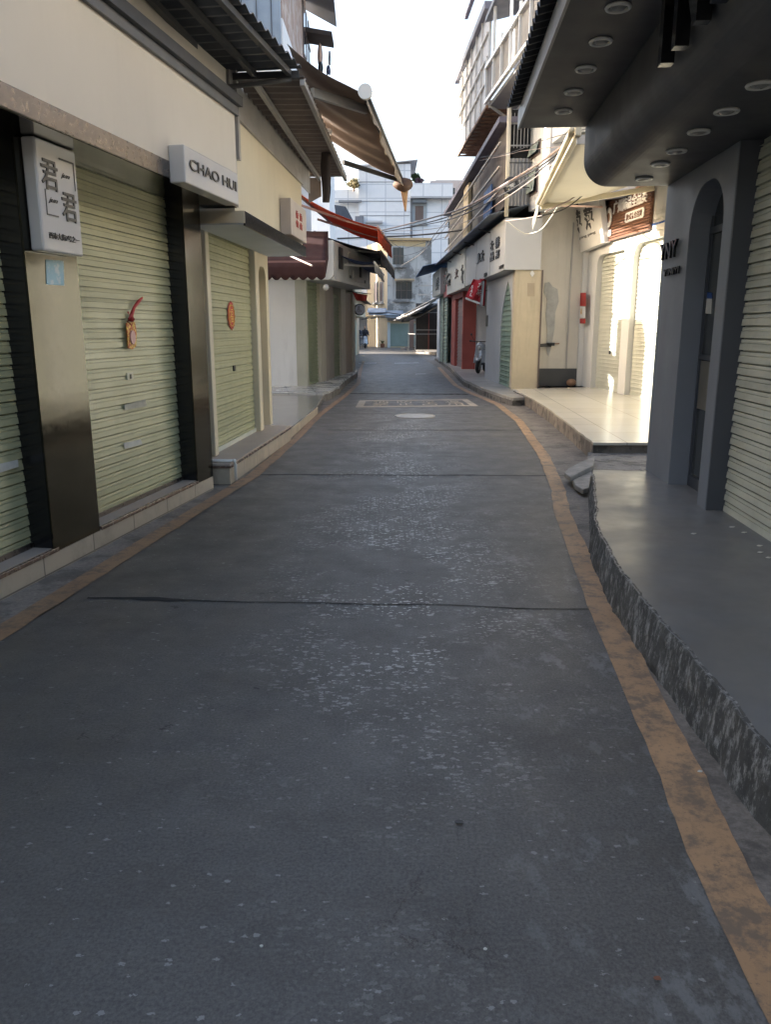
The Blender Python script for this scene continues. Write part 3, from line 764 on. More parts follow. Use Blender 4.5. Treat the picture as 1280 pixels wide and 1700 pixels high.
# lightbox sign with the two large characters
NB = .09
sg = T('lightbox_sign', 'tall white lightbox sign with two large black characters on the nearest steel pillar', 'sign', None)
p = [P1.at(a, b, NB) for a, b in ((67, 417), (137, 424), (125, 250), (62, 236))]
s0, s1 = (p[0][0] + p[3][0]) / 2 - .0, (p[1][0] + p[2][0]) / 2; z0, z1 = (p[0][1] + p[1][1]) / 2, (p[2][1] + p[3][1]) / 2 + .01
sg.add('panel', MB().pbox(P1, s0, s1, z0, z1, .002, NB), M_greyp, bevel=.012)
W_, H_ = s1 - s0, z1 - z0
def st(txt_, fx, fz, h, wd=None, **k): return sg.add('lettering', text(P1, txt_, s0 + W_ * fx, z0 + H_ * fz, H_ * h, NB + .001, M_ink, .006, width=W_ * wd if wd else None, **k), M_ink)
st('君', .08, .56, .27, .40, bold=.01); st('君', .52, .31, .27, .38, bold=.01); st('西市大街7号之一', .14, .12, .06, .76, bold=.003)
st('jun', .56, .70, .055, .22, slant=.4); st('jun', .20, .44, .055, .22, slant=.4)
mb = MB()
for a, b, c_, d in ((.55, .92, .87, .885), (.905, .92, .62, .885), (.14, .155, .33, .56), (.14, .42, .33, .342)): mb.pbox(P1, s0 + W_ * a, s0 + W_ * b, z0 + H_ * c_, z0 + H_ * d, NB + .001, NB + .004)
sg.add('bracket_lines', mb, M_ink)
# CHAO HUI lightbox
NC = NF + .13
sg = T('lightbox_sign', 'wide white lightbox reading CHAO HUI at the end of the cream fascia', 'sign')
p = [P1.at(a, b, NC) for a, b in ((308, 300), (395, 343), (392, 288), (308, 240))]
s0, s1 = p[0][0], p[1][0] + .02; z0, z1 = (p[0][1] + p[1][1]) / 2, (p[2][1] + p[3][1]) / 2
sg.add('panel', MB().pbox(P1, s0, s1, z0, z1, NF + .001, NC), M_greyp, bevel=.01)
sg.add('lettering', text(P1, 'CHAO HUI', s0 + (s1 - s0) * .07, z0 + (z1 - z0) * .4, (z1 - z0) * .3, NC + .001, M_ink, .008, width=(s1 - s0) * .88, bold=.012), M_ink)
settle()

# ================================================================== LEFT: SECOND SHOP
P2 = Pl((-1.585, 7.72), (-1.35, 10.94))
b2 = T('shop_building', 'second cream shop with one roller shutter and an arched pilaster', 'building')
HS = .21
def at2(px, py, n=0.0): return P2.at(px, py, n)
b2.add('step', MB().pbox(P2, .10, 3.35, -.01, HS - .04, -.5, 0), M_step)
b2.add('tread', MB().pbox(P2, .10, 3.35, HS - .018, HS, -.5, .0), M_marb)
b2.add('nosing', MB().pbox(P2, .09, 3.35, HS - .04, HS - .018, -.48, .012), M_nose)
N2 = -.3
sA = at2(360, 759, N2)[0] + .02; sB = at2(430, 722, N2)[0]
sh = b2.add('shutter', shutter_mb(P2, sA, sB, HS, 2.75, N2 - .06, .082), M_shut)
q = at2(389, 611, N2 - .04); b2.add('lock', MB().pbox(P2, q[0] - .04, q[0] + .04, q[1] - .035, q[1] + .03, N2 - .05, N2 - .035), M_lock, sh)
b2.add('bottom_rail', MB().pbox(P2, sA, sB, HS, HS + .05, N2 - .045, N2 - .035), M_shutB, sh)
b2.add('frame', MB().pbox(P2, sA - .13, sA, HS, 2.75, N2 - .2, N2 + .02), M_cream2, bevel=.01)
s_e = at2(453, 712, N2)[0]
b2.add('frame', MB().pbox(P2, sB, sB + .16, HS, 2.75, N2 - .2, N2 + .03), M_cream2, bevel=.015)
b2.add('pilaster', wall_with_arches(P2, sB + .17, s_e, HS, 2.75, N2 - .12, N2, [arch(sB + .30, s_e - .16, HS + .001, 2.35, .14)]), M_cream2)
b2.add('niche', MB().pbox(P2, sB + .2, s_e - .08, HS, 2.7, N2 - .4, N2 - .1), M_cream2)
b2.add('body', MB().pbox(P2, -.1, s_e - .01, HS, 4.0, -5, N2 - .4), M_cream2)
b2.add('upper_wall', MB().pbox(P2, -.1, s_e - .2, 4.05, 7.0, -5, -.9), M_beige)  # unseen upper storey added to keep sun off the shops opposite
NG = .12
f0 = at2(400, 345, NG)[0] - .25; f1 = at2(501, 360, NG)[0]
b2.add('fascia', MB().pbox(P2, f0, f1, 2.64, 3.50, NG - .35, NG), M_cream2)
b2.add('top_trim', MB().pbox(P2, f0 - .1, f1 + .03, 3.5, 3.6, NG - .3, NG + .03), M_alu)
b2.add('downpipe', MB().pbox(P2, f0 - .02, f0 + .05, 3.1, 4.05, NG + .01, NG + .07), M_alu)
# shallow steel canopy in front, open triangular underside

A0 = at2(406, 352, .25); B0 = at2(508, 418, .25); zT = at2(406, 350, .25)[1]; zB = at2(406, 374, .25)[1]
b2.add('canopy_edge', MB().pbox(P2, A0[0], B0[0], zB, zT, .235, .25), M_steel)
b2.add('canopy_soffit', MB().prism([P2.p(A0[0], zB + .01, .233), P2.p(B0[0], zB + .01, .233), P2.p(B0[0], zB + .01, -.28), P2.p(A0[0], zB + .01, -.28)], (0, 0, .02)), mat('pale_blue_soffit', (.5, .55, .6), .5))
b2.add('canopy_top', MB().prism([P2.p(A0[0], zT - .012, .233), P2.p(B0[0], zT - .012, .233), P2.p(B0[0], zT - .012, -.2), P2.p(A0[0], zT - .012, -.2)], (0, 0, .012)), M_steelT)
b2.add('canopy_end', MB().pbox(P2, A0[0] - .012, A0[0] - .002, zT - .11, zT, -.25, .25), M_cream2)
pcut = T('paper_cut', 'round red paper cut ornament with gold character on the second green shutter', 'ornament')
qc = P2.at(384, 524, N2 - .036); RCUT = .155
mbp = MB().pprism(P2, [(qc[0] + RCUT * (1 + .10 * math.cos(a * 1.3 * 3)) * math.cos(a * math.pi / 24), qc[1] + RCUT * (1 + .10 * math.cos(a * 1.3 * 3)) * math.sin(a * math.pi / 24)) for a in range(48)], N2 - .04, N2 - .036)
pcut.add('paper', mbp, mat('red_papercut', (.45, .035, .02), .6, var=.3, scale=20))
pcut.add('lettering', text(P2, '福', qc[0] - .07, qc[1] - .08, .16, N2 - .0355, M_gold, .002, width=.14), M_gold)
pcut.add('ring', MB().ring(P2.p(qc[0], qc[1], N2 - .035), P2.n, .12, .006, 32, 6), M_gold)
sg = T('lightbox_sign', 'small square lightbox with red characters near the end of the second shop', 'sign')
NL = NG + .14
p = [at2(a, b, NL) for a, b in ((484, 392), (509, 402), (507, 345), (482, 332))]
s0, s1 = p[0][0], p[1][0]; z0, z1 = (p[0][1] + p[1][1]) / 2, (p[2][1] + p[3][1]) / 2
sg.add('panel', MB().pbox(P2, s0, s1, z0, z1, NG + .002, NL), mat('pinkish_lightbox', (.5, .43, .38), .4), bevel=.01)
for k in (0, 1):
    sg.add('lettering', text(P2, '倍', s0 + (s1 - s0) * (.28 + .24 * k), z0 + (z1 - z0) * .55, (z1 - z0) * .22, NL + .001, M_red, .006, width=(s1 - s0) * .17, bold=.02), M_red)
    sg.add('lettering', text(P2, '信', s0 + (s1 - s0) * (.28 + .24 * k), z0 + (z1 - z0) * .30, (z1 - z0) * .20, NL + .001, M_red, .006, width=(s1 - s0) * .17, bold=.02), M_red)
settle()

# pipe stub on the step corner
pp = T('drain_pipe', 'thin white pipe bent over the corner of the second step', 'pipe')
a = P2.p(.2, HS + .02, -.4); b = P2.p(.2, HS + .02, .02); c_ = P2.p(.2, .03, .03)
pp.add('pipe', MB().tube([a, b, P2.p(.2, HS - .01, .032), c_], .016, 10), M_whitep, smooth=True)
pp.add('elbow', MB().ball(b, .022), M_whitep, smooth=True)

# ================================================================== LEFT: CORRUGATED CANOPIES AND AWNINGS
def canopy(name, label, near, far, x_in, x_out, z_in, z_out, m, waves, beams):
    cv = T(name, label, 'canopy')
    (xi0, y0), (xo0, _) = near; (xi1, y1), (xo1, _) = far
    cv.add('roof_sheet', corr((xi0, y0, z_in), (xi1, y1, z_in), (xo0, y0, z_out), (xo1, y1, z_out), waves, .016), m)
    for t_ in beams:
        a = Vector((xi0 + (xo0 - xi0) * t_, y0 + .02, z_in + (z_out - z_in) * t_ - .05)); b = Vector((xi1 + (xo1 - xi1) * t_, y1 - .02, z_in + (z_out - z_in) * t_ - .05))
        cv.add('purlin', MB().bar(a, b, .045, .05), M_iron if m is M_roof else M_alu)
    return cv
cv = canopy('corrugated_canopy', 'dark blue grey corrugated canopy over the nearest cream shop', ((-1.93, 3.5), (-1.63, 3.5)), ((-1.56, 8.0), (-.78, 8.0)), 0, 0, 3.86, 3.9, M_roof, 26, (.08, .45, .86))
cv.add('bracket', MB().bar((-1.62, 7.95, 3.80), (-.80, 8.0, 3.84), .05, .06), M_iron); cv.add('bracket', MB().bar((-1.62, 7.8, 3.66), (-.88, 8.0, 3.8), .035, .035), M_iron)
cv = canopy('corrugated_canopy', 'brown underside corrugated canopy over the second cream shop', ((-1.42, 8.03), (-.76, 8.03)), ((-1.20, 13.0), (-.60, 13.0)), 0, 0, 3.84, 3.84, M_roofu, 24, (.3, .97))
cv.add('wall_plate', MB().prism([(-1.44, 8.0, 3.5), (-1.12, 12.4, 3.5), (-1.12, 12.4, 3.84), (-1.44, 8.0, 3.84)], (-.02, 0, 0)), M_alu)
cv.add('end_board', MB().prism([(-1.2, 12.98, 3.82), (-1.0, 12.98, 3.82), (-1.0, 12.98, 3.55), (-1.2, 12.98, 3.45)], (0, .02, 0)), M_roofu)
settle()
# retractable awning 1
aw = T('retractable_awning', 'brown awning pulled out over the road above the second cream shop', 'awning', 'awnings over the street')
Fn = Vector((-.235, 9.05, 3.96)); Ff = Vector((.235, 13.9, 3.98)); Rn = Vector((-.93, 8.2, 4.16)); Rf = Vector((-.93, 12.4, 4.30))
mbc = MB()
def fn(u, v):
    q = Rn.lerp(Rf, u).lerp(Fn.lerp(Ff, u), v); q.z += -.10 * v * (1 - v) * 2 + .012 * math.sin(u * 2 * math.pi * 5) + .02 * noise.noise(Vector((u * 5, v * 2, 0))); return q
mbc.grid(fn, 60, 8, (0, 0, .004)); aw.add('canopy_cloth', mbc, M_stripe, smooth=True)
aw.add('front_bar', MB().tube([Fn + Vector((.02, -.03, 0)), Ff + Vector((.02, .03, 0))], .035, 12), M_iron, smooth=True)
aw.add('end_cap', MB().disc(Fn + Vector((.02, -.09, 0)), (-.1, -1, 0), .075, -.06, 20), M_whitep)
aw.add('valance', valance(Fn + Vector((.03, 0, -.03)), Ff + Vector((.03, 0, -.03)), .12, 12, amp=.07), M_stripe2, smooth=True)
aw.add('arm', MB().bar((-.76, 8.9, 3.93), Fn + Vector((.02, .5, -.03)), .05, .09), M_alu)
aw.add('arm', MB().bar(Ff + Vector((.0, -.05, -.05)), (-.62, 12.4, 3.93), .04, .06), M_iron)
Y = 11.2; q0 = Zp(541, 222, Y)
aw2 = T('folded_cloth', 'long dark brown cloth strip hanging from the end of the corrugated canopy', 'cloth')
q1 = Zp(541, 336, Y)
mb = MB(); 
def fn(u, v):
    a = u * 2 * math.pi; c = q0.lerp(q1, v); r = .055 * (1 + .35 * noise.noise(Vector((a, v * 3, 1)))) * (.8 + .35 * math.sin(v * 3)); return c + Vector((r * math.cos(a), r * .6 * math.sin(a), 0))
mb.grid(fn, 14, 14); aw2.add('strip', mb, M_strip, smooth=True)
aw2.add('clip', MB().box(q0[0] - .06, q0[0] + .08, Y - .05, Y + .05, q0[2] - .01, q0[2] + .05), M_whitep, bevel=.01)
bg_ = T('cloth_bag', 'brown cloth bag with pale cloth tail tied to the brown awning tip', 'bag')
c = Ff + Vector((.06, .05, -.04))
def fn(u, v):
    a = u * 2 * math.pi; b = v * math.pi; r = .12 * math.sin(b) * (1 + .5 * noise.noise(Vector((a * .8, v * 4, 3)))); return c + Vector((r * math.cos(a) * 1.3, r * math.sin(a), .11 * math.cos(b) - .06))
bg_.add('bag', MB().grid(fn, 14, 10), M_bag, smooth=True)
def fn(u, v): return c + Vector((.02 + (u - .5) * .13 * (1 - v * .8) + .02 * v, .01 * math.sin(u * 6), -.14 - .34 * v))
bg_.add('tail', MB().grid(fn, 6, 6, (0, .006, 0)), M_tan, smooth=True)

def awning(label, Rn, Rf, Fn, Ff, m, mbar, sag=.08, val=.12, mv=None, arms=1, box=False, group='awnings over the street'):
    Rn, Rf, Fn, Ff = map(Vector, (Rn, Rf, Fn, Ff)); aw = T('street_awning', label, 'awning', group)
    aw.add('canopy_cloth', cloth(Rn, Rf, Fn, Ff, sag, 14, 8, .005, .02, len(label)), m, smooth=True)
    aw.add('front_bar', MB().tube([Fn, Ff], .03, 10), mbar, smooth=True)
    aw.add('roller', MB().tube([Rn, Rf], .05, 10), mbar, smooth=True)
    if val: aw.add('valance', valance(Fn + Vector((0, 0, -.02)), Ff + Vector((0, 0, -.02)), val, 8, amp=.05), mv or m, smooth=True)
    for k in range(arms):
        t_ = (k + .15) / max(1, arms); a = Rn.lerp(Rf, t_) + Vector((0, 0, -.22)); b = Fn.lerp(Ff, t_) + Vector((0, 0, -.03))
        aw.add('arm', MB().bar(a, a.lerp(b, .55) + (Rf - Rn) * .06, .04, .05), mbar); aw.add('arm', MB().bar(a.lerp(b, .55) + (Rf - Rn) * .06, b, .035, .045), mbar)
    return aw
awning('orange red awning over the street in front of the white building', (-2.02, 18.9, 4.55), (-1.55, 23.0, 4.45), (-.18, 18.9, 3.8), (.16, 23, 3.8), M_orange, mat('pink_bar', (.45, .3, .26), .5), .10, .32, M_orange, 2)
awning('black awning reaching out below the orange red one', (-1.83, 21.3, 3.95), (-1.1, 28.0, 3.9), (-.13, 21.3, 3.5), (.3, 28.0, 3.5), M_blackaw, M_alu, .05, .3, None, 3)
awning('small navy blue awning under the black awning', (-1.24, 19.8, 3.33), (-.75, 23.8, 3.3), (-.27, 19.8, 3.1), (-.06, 24.0, 3.08), M_blueaw, M_whitep, .06, .2, M_tarp, 1)
# maroon scalloped awning facing the camera over the alley
aw = T('street_awning', 'maroon awning with scalloped front facing the alley by the white wall', 'awning', 'awnings over the street')
aa = Zp(436, 435, 17.5); bb = Zp(540, 434, 17.5); cc = Vector((aa[0] + .1, 19.25, 3.75)); dd = Vector((bb[0] - .05, 19.25, 3.75))
aw.add('canopy_cloth', cloth(cc, dd, aa, bb, .03, 10, 6, .005, .01, 2), M_maroon, smooth=True)
aw.add('front_bar', MB().bar(aa, bb, .04, .045), mat('maroon_bar', (.2, .1, .09), .5))
aw.add('valance', valance(bb + Vector((0, -.03, -.02)), aa + Vector((0, -.03, -.02)), .36, 7, amp=.02, wave_bottom=.06), M_maroon, smooth=True)
aw.add('side_cloth', MB().prism([bb, bb + Vector((0, 0, -.3)), dd + Vector((0, 0, -.6)), dd], (-.005, 0, 0)), M_maroon)
aw.add('arm', MB().bar(Zp(472, 420, 17.0), Zp(518, 441, 16.2), .03, .03), mat('pale_pink_arm', (.5, .38, .33), .5))
settle()

# ================================================================== LEFT: WHITE BUILDING ACROSS THE ALLEY
P4 = Pl((-1.90, 19.32), (-1.05, 26.0))
b4 = T('shop_building', 'white rendered corner building beyond the alley with recessed shutters', 'building')
ZB = .18
b4.add('side_wall', MB().box(-5.5, -1.98, 19.32, 19.6, ZB, 3.9), M_white)
def a4(px, py, n=0.0): return P4.at(px, py, n)
sx = lambda px, py=600: a4(px, py)[0]
S = [sx(513, 635), sx(530, 630), sx(539, 628), sx(554, 625), sx(566, 622), sx(573, 620), sx(587, 617)]
b4.add('corner_trim', MB().pbox(P4, -.04, S[0], ZB, 2.75, -.25, .0), mat('cream_trim', (.42, .43, .37), .5))
b4.add('shutter', shutter_mb(P4, S[0], S[1], ZB, 2.7, -.05, .1, .03), mat('dull_green_shutter', (.20, .235, .15), .5, var=.1, streak=.2))
b4.add('column', MB().pbox(P4, S[1], S[2], ZB, 2.75, -.2, .05), mat('dull_cream_column', (.42, .395, .33), .6, var=.08, streak=.2))
b4.add('wall', MB().pbox(P4, S[2], S[3], ZB, 2.75, -.25, .02), mat('taupe_wall', (.30, .27, .24), .6, streak=.15))
b4.add('shutter', shutter_mb(P4, S[3], S[4], ZB, 2.5, -.06, .1, .03), mat('dull_green_shutter', (.20, .235, .15), .5, var=.1, streak=.2))
b4.add('column', MB().pbox(P4, S[4], S[5], ZB, 2.75, -.2, .03), mat('dull_cream_column', (.42, .395, .33), .6, var=.08, streak=.2))
b4.add('door_panel', MB().pbox(P4, S[5], S[6] - .3, ZB, 2.6, -.2, .0), mat('brown_door', (.3, .24, .18), .5, streak=.3))
b4.add('column', MB().pbox(P4, S[6] - .3, S[6] + .1, ZB, 2.75, -.25, .05), mat('dull_cream_column', (.42, .395, .33), .6, var=.08, streak=.2))
b4.add('back', MB().pbox(P4, 0.02, 6.7, ZB, 3.9, -3.5, -.26), M_dark)
# rounded white sign band
PF = Pl((-1.22, 19.3), (-.45, 23.9))
x0 = Zp(430, 440, 19.2)[0]
zb, zt_ = 2.66, 3.55; rr = .16
pr = [(x0, zb), (-1.22 - rr, zb)] + [(-1.22 - rr + rr * math.sin(a * math.pi / 12), zb + rr - rr * math.cos(a * math.pi / 12)) for a in range(1, 7)] + [(-1.22, zt_), (x0, zt_)]
b4.add('fascia', MB().prism([(x, 19.16, z) for x, z in pr], (0, .2, 0)), M_whitep, bevel=.01)
b4.add('sign_band', MB().pbox(PF, 0.07, PF.L, zb, zt_, -.75, 0), mat('light_grey_band', (.45, .45, .44), .5))
b4.add('sign_frame', MB().pbox(PF, 1.5, 3.9, zb + .1, zt_ - .12, .001, .03), mat('sign_face_grey', (.38, .37, .35), .4))
for a, b, c_, d in ((.45, .8, 2.95, 3.45), (2.9, 3.15, 2.9, 3.25), (3.6, 3.75, 2.78, 2.86), (1.6, 1.8, 2.8, 2.87)):
    b4.add('logo', MB().pbox(PF, a, b, c_, d, .031, .05), M_ink)
b4.add('logo', MB().pbox(PF, 2.05, 2.13, 2.84, 3.02, .031, .05), M_whitep)
b4.add('wall_lamp', MB().ball(Zp(541, 477, 18.9), .07), M_lamp, smooth=True)
# upper storeys
b4.add('upper_wall', MB().box(-5.5, -2.32, 19.7, 25.9, 3.9, 8.35), M_white)
XB = -2.36
ub = Zp(482, 92, 19.6)[2]
b4.add('panel_wall', MB().box(-5.5, XB, 19.55, 19.75, ub, 13), M_bluep)
for k in range(7): b4.add('panel_seam', MB().box(XB - .2 - .33 * k, XB - .18 - .33 * k, 19.53, 19.555, ub, 13), mat('seam', (.07, .08, .1), .6))
ps = Pl((XB, 19.55), (XB, 25.6))
b4.add('brick_wall', MB().pbox(ps, .22, 6.05, ub + .1, 13, -3, .02), M_brick)
w0 = ps.at(502, 30, .02); w1 = ps.at(513, 60, .02)
sW0, sW1 = w0[0], w1[0]; zW0, zW1 = ps.at(506, 96, .02)[1] , ps.at(506, 22, .02)[1]
wi = b4.add('window', MB().pbox(ps, sW0 - .07, sW1 + .07, zW0 - .07, zW1 + .07, .021, .05), M_frame)
b4.add('pane', MB().pbox(ps, sW0, sW1, zW0, zW1, .051, .055), M_glass, wi)
mb = MB(); 
for k in (1, 2): mb.pbox(ps, sW0 + (sW1 - sW0) * k / 3 - .02, sW0 + (sW1 - sW0) * k / 3 + .02, zW0, zW1, .056, .07)
mb.pbox(ps, sW0, sW1, (zW0 + zW1) / 2 - .02, (zW0 + zW1) / 2 + .02, .056, .07); b4.add('glazing_bar', mb, M_frame, wi)
ev = Zp(554, 45, 26); 
b4.add('eave', MB().prism([(XB - .1, 19.4, 13.0), (XB + .9, 19.4, 12.2), (XB + .9, 26, ev[2]), (XB - .1, 26, ev[2] + .5)], (0, 0, .12)), mat('grey_eave_sheet', (.16, .17, .2), .5))
b4.add('door_hood', MB().prism([(XB, 25.2, Zp(526, 58, 25.5)[2]), (Zp(552, 68, 25.5)[0], 25.2, Zp(552, 66, 25.5)[2]), (Zp(552, 68, 25.5)[0], 26.2, Zp(552, 66, 25.5)[2]), (XB, 26.2, Zp(526, 58, 25.5)[2])], (0, 0, .12)), M_strip)
settle()
def hanging(label, px, py0, py1, wpx, Y, m):
    a = Zp(px, py0, Y); b = Zp(px, py1, Y); w_ = wpx / 1300 * Y / 2
    def fn(u, v): 
        k = .6 + .5 * math.sin(v * 2.6); return a.lerp(b, v) + Vector(((u - .5) * 2 * w_ * k, .06 * math.sin(u * 9), 0))
    one('hanging_laundry', label, 'laundry', MB().grid(fn, 8, 8, (0, .03, 0)), m, 'laundry outside the brick upper floor', smooth=True)
hanging('pale orange garment hanging outside the brick upper floor', 531, 72, 106, 7, 25.5, mat('peach_cloth', (.5, .34, .26), .8))
hanging('dark garment hanging below the pale orange one', 532, 102, 119, 7, 25.3, M_iron)
hanging('dark blue garment hanging furthest from the brick wall', 545, 108, 124, 6, 25.7, mat('navy_cloth', (.05, .06, .12), .8))
hanging('light grey garment hanging above the dark blue one', 547, 84, 108, 4, 25.7, M_tarp)

# unseen blocks added behind the alley to shade road and arched shutters
b11 = T('alley_sun_blocker', 'unseen cream blocks added behind the left alley to shade the street', 'building')
b11.add('wall', MB().box(-9.5, -4.6, 10.5, 17.9, .1, 3.85), M_beige)
b11.add('high_sun_blocker', MB().box(-7.5, -4.6, 10.0, 19.2, 8.3, 11.5), M_beige)  # added high block keeping sun off the white upper wall
b11.add('roof_edge', MB().box(-9.6, -4.5, 10.4, 17.89, 3.852, 3.95), M_alu)
b11.add('wall', MB().box(-5.6, -4.6, 17.91, 19.2, .1, 5.5), M_beige)  # taller added block shading the lower part of the first arched shutter
settle()
# red flag, round sign on the left
Y = 24.0
a, b, c_, d = Zp(585, 485, Y), Zp(610, 490, Y), Zp(608, 500, Y), Zp(592, 499, Y)
def fn(u, v): return a.lerp(b, u).lerp(d.lerp(c_, u), v) + Vector((0, .08 * math.sin(u * 7), 0))
fl = T('shop_flag', 'small plain red flag hanging under the sign band of the white building', 'flag')
fl.add('cloth', MB().grid(fn, 10, 4, (0, .01, 0)), M_red, smooth=True); fl.add('pole', MB().tube([a + Vector((-.15, 0, .03)), b + Vector((.1, 0, .03))], .012), M_iron)
rs = T('round_sign', 'round white sign with dark rim on a bracket on the left', 'sign')
c = Zp(596, 514, 28); rs.add('rim', MB().disc(c + Vector((-.0, .06, 0)), (.35, -1, 0), .20, .06), M_ink); rs.add('face', MB().disc(c + Vector((.03, -.01, 0)), (.35, -1, 0), .165, .02), mat('pale_blue_face', (.55, .6, .72), .4))
Pr = Pl((c[0] - .1 + .03, c[1] - .07), (c[0] + .9, c[1] + .28)); rs.add('emblem', text(Pr, '王', 0, c[2] + .0, .1, 0.02, M_ink, .004, bold=.02), M_ink)
rs.add('emblem', text(Pr, 'COFFEE', -.02, c[2] - .07, .04, .02, M_ink, .004, width=.2), M_ink)
rs.add('bracket', MB().bar(c + Vector((-.1, .05, 0)), c + Vector((-.7, .1, 0)), .03, .03), M_iron)

# ================================================================== FAR LEFT
P5 = Pl((-1.55, 31), (-1.15, 50))
b5 = T('shop_building', 'cream shop row past the bend with a long plain sign band', 'building')
b5.add('wall', MB().pbox(P5, -1, 19, 0, 2.2, -4, -.5), mat('dull_cream', (.5, .42, .3), .6, streak=.3))  # cream slightly darker than the sign band
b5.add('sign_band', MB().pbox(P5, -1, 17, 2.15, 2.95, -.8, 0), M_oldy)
b5.add('upper_wall', MB().pbox(P5, -1, 19, 2.96, 3.9, -4, -.3), M_oldy)
b5.add('rear_sun_blocker', MB().pbox(P5, -4.6, 19, .1, 9.6, -9, -4.02), M_white)  # unseen tall wall added to keep sun off the right-hand fascia
b5.add('hood', MB().prism([P5.p(-1, 2.98, -.2), P5.p(17, 2.98, -.2), P5.p(17, 2.9, .35), P5.p(-1, 2.9, .35)], (0, 0, .05)), M_strip)
for k in range(5):
    b5.add('doorway', MB().pbox(P5, 1 + 3.2 * k, 3 + 3.2 * k, .05, 2.0, -.5, -.47), M_shutG)
# sunlit arcade closing the left bend
PE0 = Pl((-9, 75), (-.35, 71.0))
b6 = T('arcade_building', 'sunlit cream arcade with tall arched openings at the street bend', 'building')
ars = [arch(PE0.L - 1.9 - 2.1 * k - .7, PE0.L - 1.9 - 2.1 * k + .75, 0, 2.9, .7) for k in range(3)][::-1]
b6.add('arcade_wall', wall_with_arches(PE0, 0, PE0.L, 0, 4.5, -.4, 0, ars), M_oldy)
b6.add('inner_wall', MB().pbox(PE0, 0, PE0.L, 0, 4.4, -2.2, -2.0), M_white)
b6.add('side_sun_blocker', MB().box(-17, -12, 58, 70.6, 0, 13), M_white)  # unseen block added to shade the street end
b6.add('side_sun_blocker', MB().box(-17, -12, 71.9, 86, 0, 13), M_white)  # second added block; the gap between them lets a strip of sun through
b6.add('upper_wall', MB().pbox(PE0, 0, PE0.L - .5, 4.55, 8.5, -3, -.2), M_white)

# ================================================================== END OF STREET
Y6 = 66.0
XC = Zp(643, 560, Y6)[0]; XR = Zp(703, 560, Y6)[0]
z = lambda py, Y=Y6: Zp(660, py, Y)[2]
Pe = Pl((XC, Y6), (XR + .6, Y6 + .3)); Pel = Pl((XC - 1.75, 70.6), (XC, Y6))
b7 = T('apartment_building', 'weathered grey three storey building closing the street end', 'building')
b7.add('shop_wall', MB().pbox(Pe, 0, Pe.L, 0, z(535), -4, 0), M_oldy)
b7.add('hoarding', MB().pbox(Pe, .25, 2.75, .1, z(537), .001, .06), M_teal)
b7.add('corner_post', MB().pbox(Pe, 0, .24, 0, z(535), .001, .1), mat('pale_blue_post', (.45, .5, .52), .6))
b7.add('wall', MB().pbox(Pe, 0, Pe.L, z(533), z(398), -4, .0), M_old)
b7.add('side_wall', MB().pbox(Pel, 0, Pel.L - .01, 0, z(398), -3, 0.0), M_oldy)
b7.add('string_course', MB().pbox(Pe, -.05, Pe.L, z(524), z(519), .001, .2), M_old)
b7.add('string_course', MB().pbox(Pel, 0, Pel.L, z(524), z(519), .001, .2), M_oldy)
b7.add('cornice', MB().pbox(Pe, -.15, Pe.L, z(399), z(395), -4, .3), mat('ochre_cornice', (.5, .36, .2), .7))
b7.add('cornice_band', MB().pbox(Pe, 0, Pe.L - .5, z(409), z(400), .001, .03), mat('ochre_band', (.55, .42, .24), .7, streak=.3))
def window(T_, P, px0, py0, px1, py1, n=.0, m=M_glass, mf=M_old, fr=.12, bars=2, name='window'):
    a = P.at(px0, py1, n); b = P.at(px1, py0, n); s0, s1 = sorted((a[0], b[0])); z0, z1 = sorted((a[1], b[1]))
    f = T_.add(name, MB().pbox(P, s0 - fr, s1 + fr, z0 - fr, z1 + fr, n + .002, n + .06), mf)
    T_.add('pane', MB().pbox(P, s0, s1, z0, z1, n + .061, n + .07), m, f)
    mb = MB()
    for k in range(1, bars + 1):
        x = s0 + (s1 - s0) * k / (bars + 1); mb.pbox(P, x - .02, x + .02, z0, z1, n + .071, n + .09)
    mb.pbox(P, s0, s1, (z0 + z1) / 2 - .02, (z0 + z1) / 2 + .02, n + .071, n + .09)
    T_.add('bars', mb, M_frame, f); T_.add('sill', MB().pbox(P, s0 - fr - .1, s1 + fr + .1, z0 - fr - .12, z0 - fr, n + .002, n + .25), mf, f)
    return f
window(b7, Pe, 657, 468, 684, 496); window(b7, Pe, 652, 411, 670, 439)
window(b7, Pel, 623, 470, 627, 500, bars=0, m=M_frame); window(b7, Pel, 632, 470, 636, 500, bars=0, m=M_frame)
b7.add('window_hood', MB().pbox(Pe, Pe.at(655, 465)[0], Pe.at(687, 465)[0], z(466), z(463), .002, .6), mat('ochre_hood', (.45, .34, .22), .7))
for k, (x0_, x1_, py, dy) in enumerate(((609, 640, 519, 5), (612, 668, 523, 4), (640, 696, 527, 3))):
    a = Zp(x0_, py, 64.8); b = Zp(x1_, py + dy * .2, 64.8); b7.add('awning_sheet', MB().prism([a, b, b + Vector((.1, 1.1, .35)), a + Vector((.1, 1.1, .35))], (0, 0, .06)), mat('blue_grey_sheeting', (.3, .34, .4), .5, var=.4, scale=2))
settle()
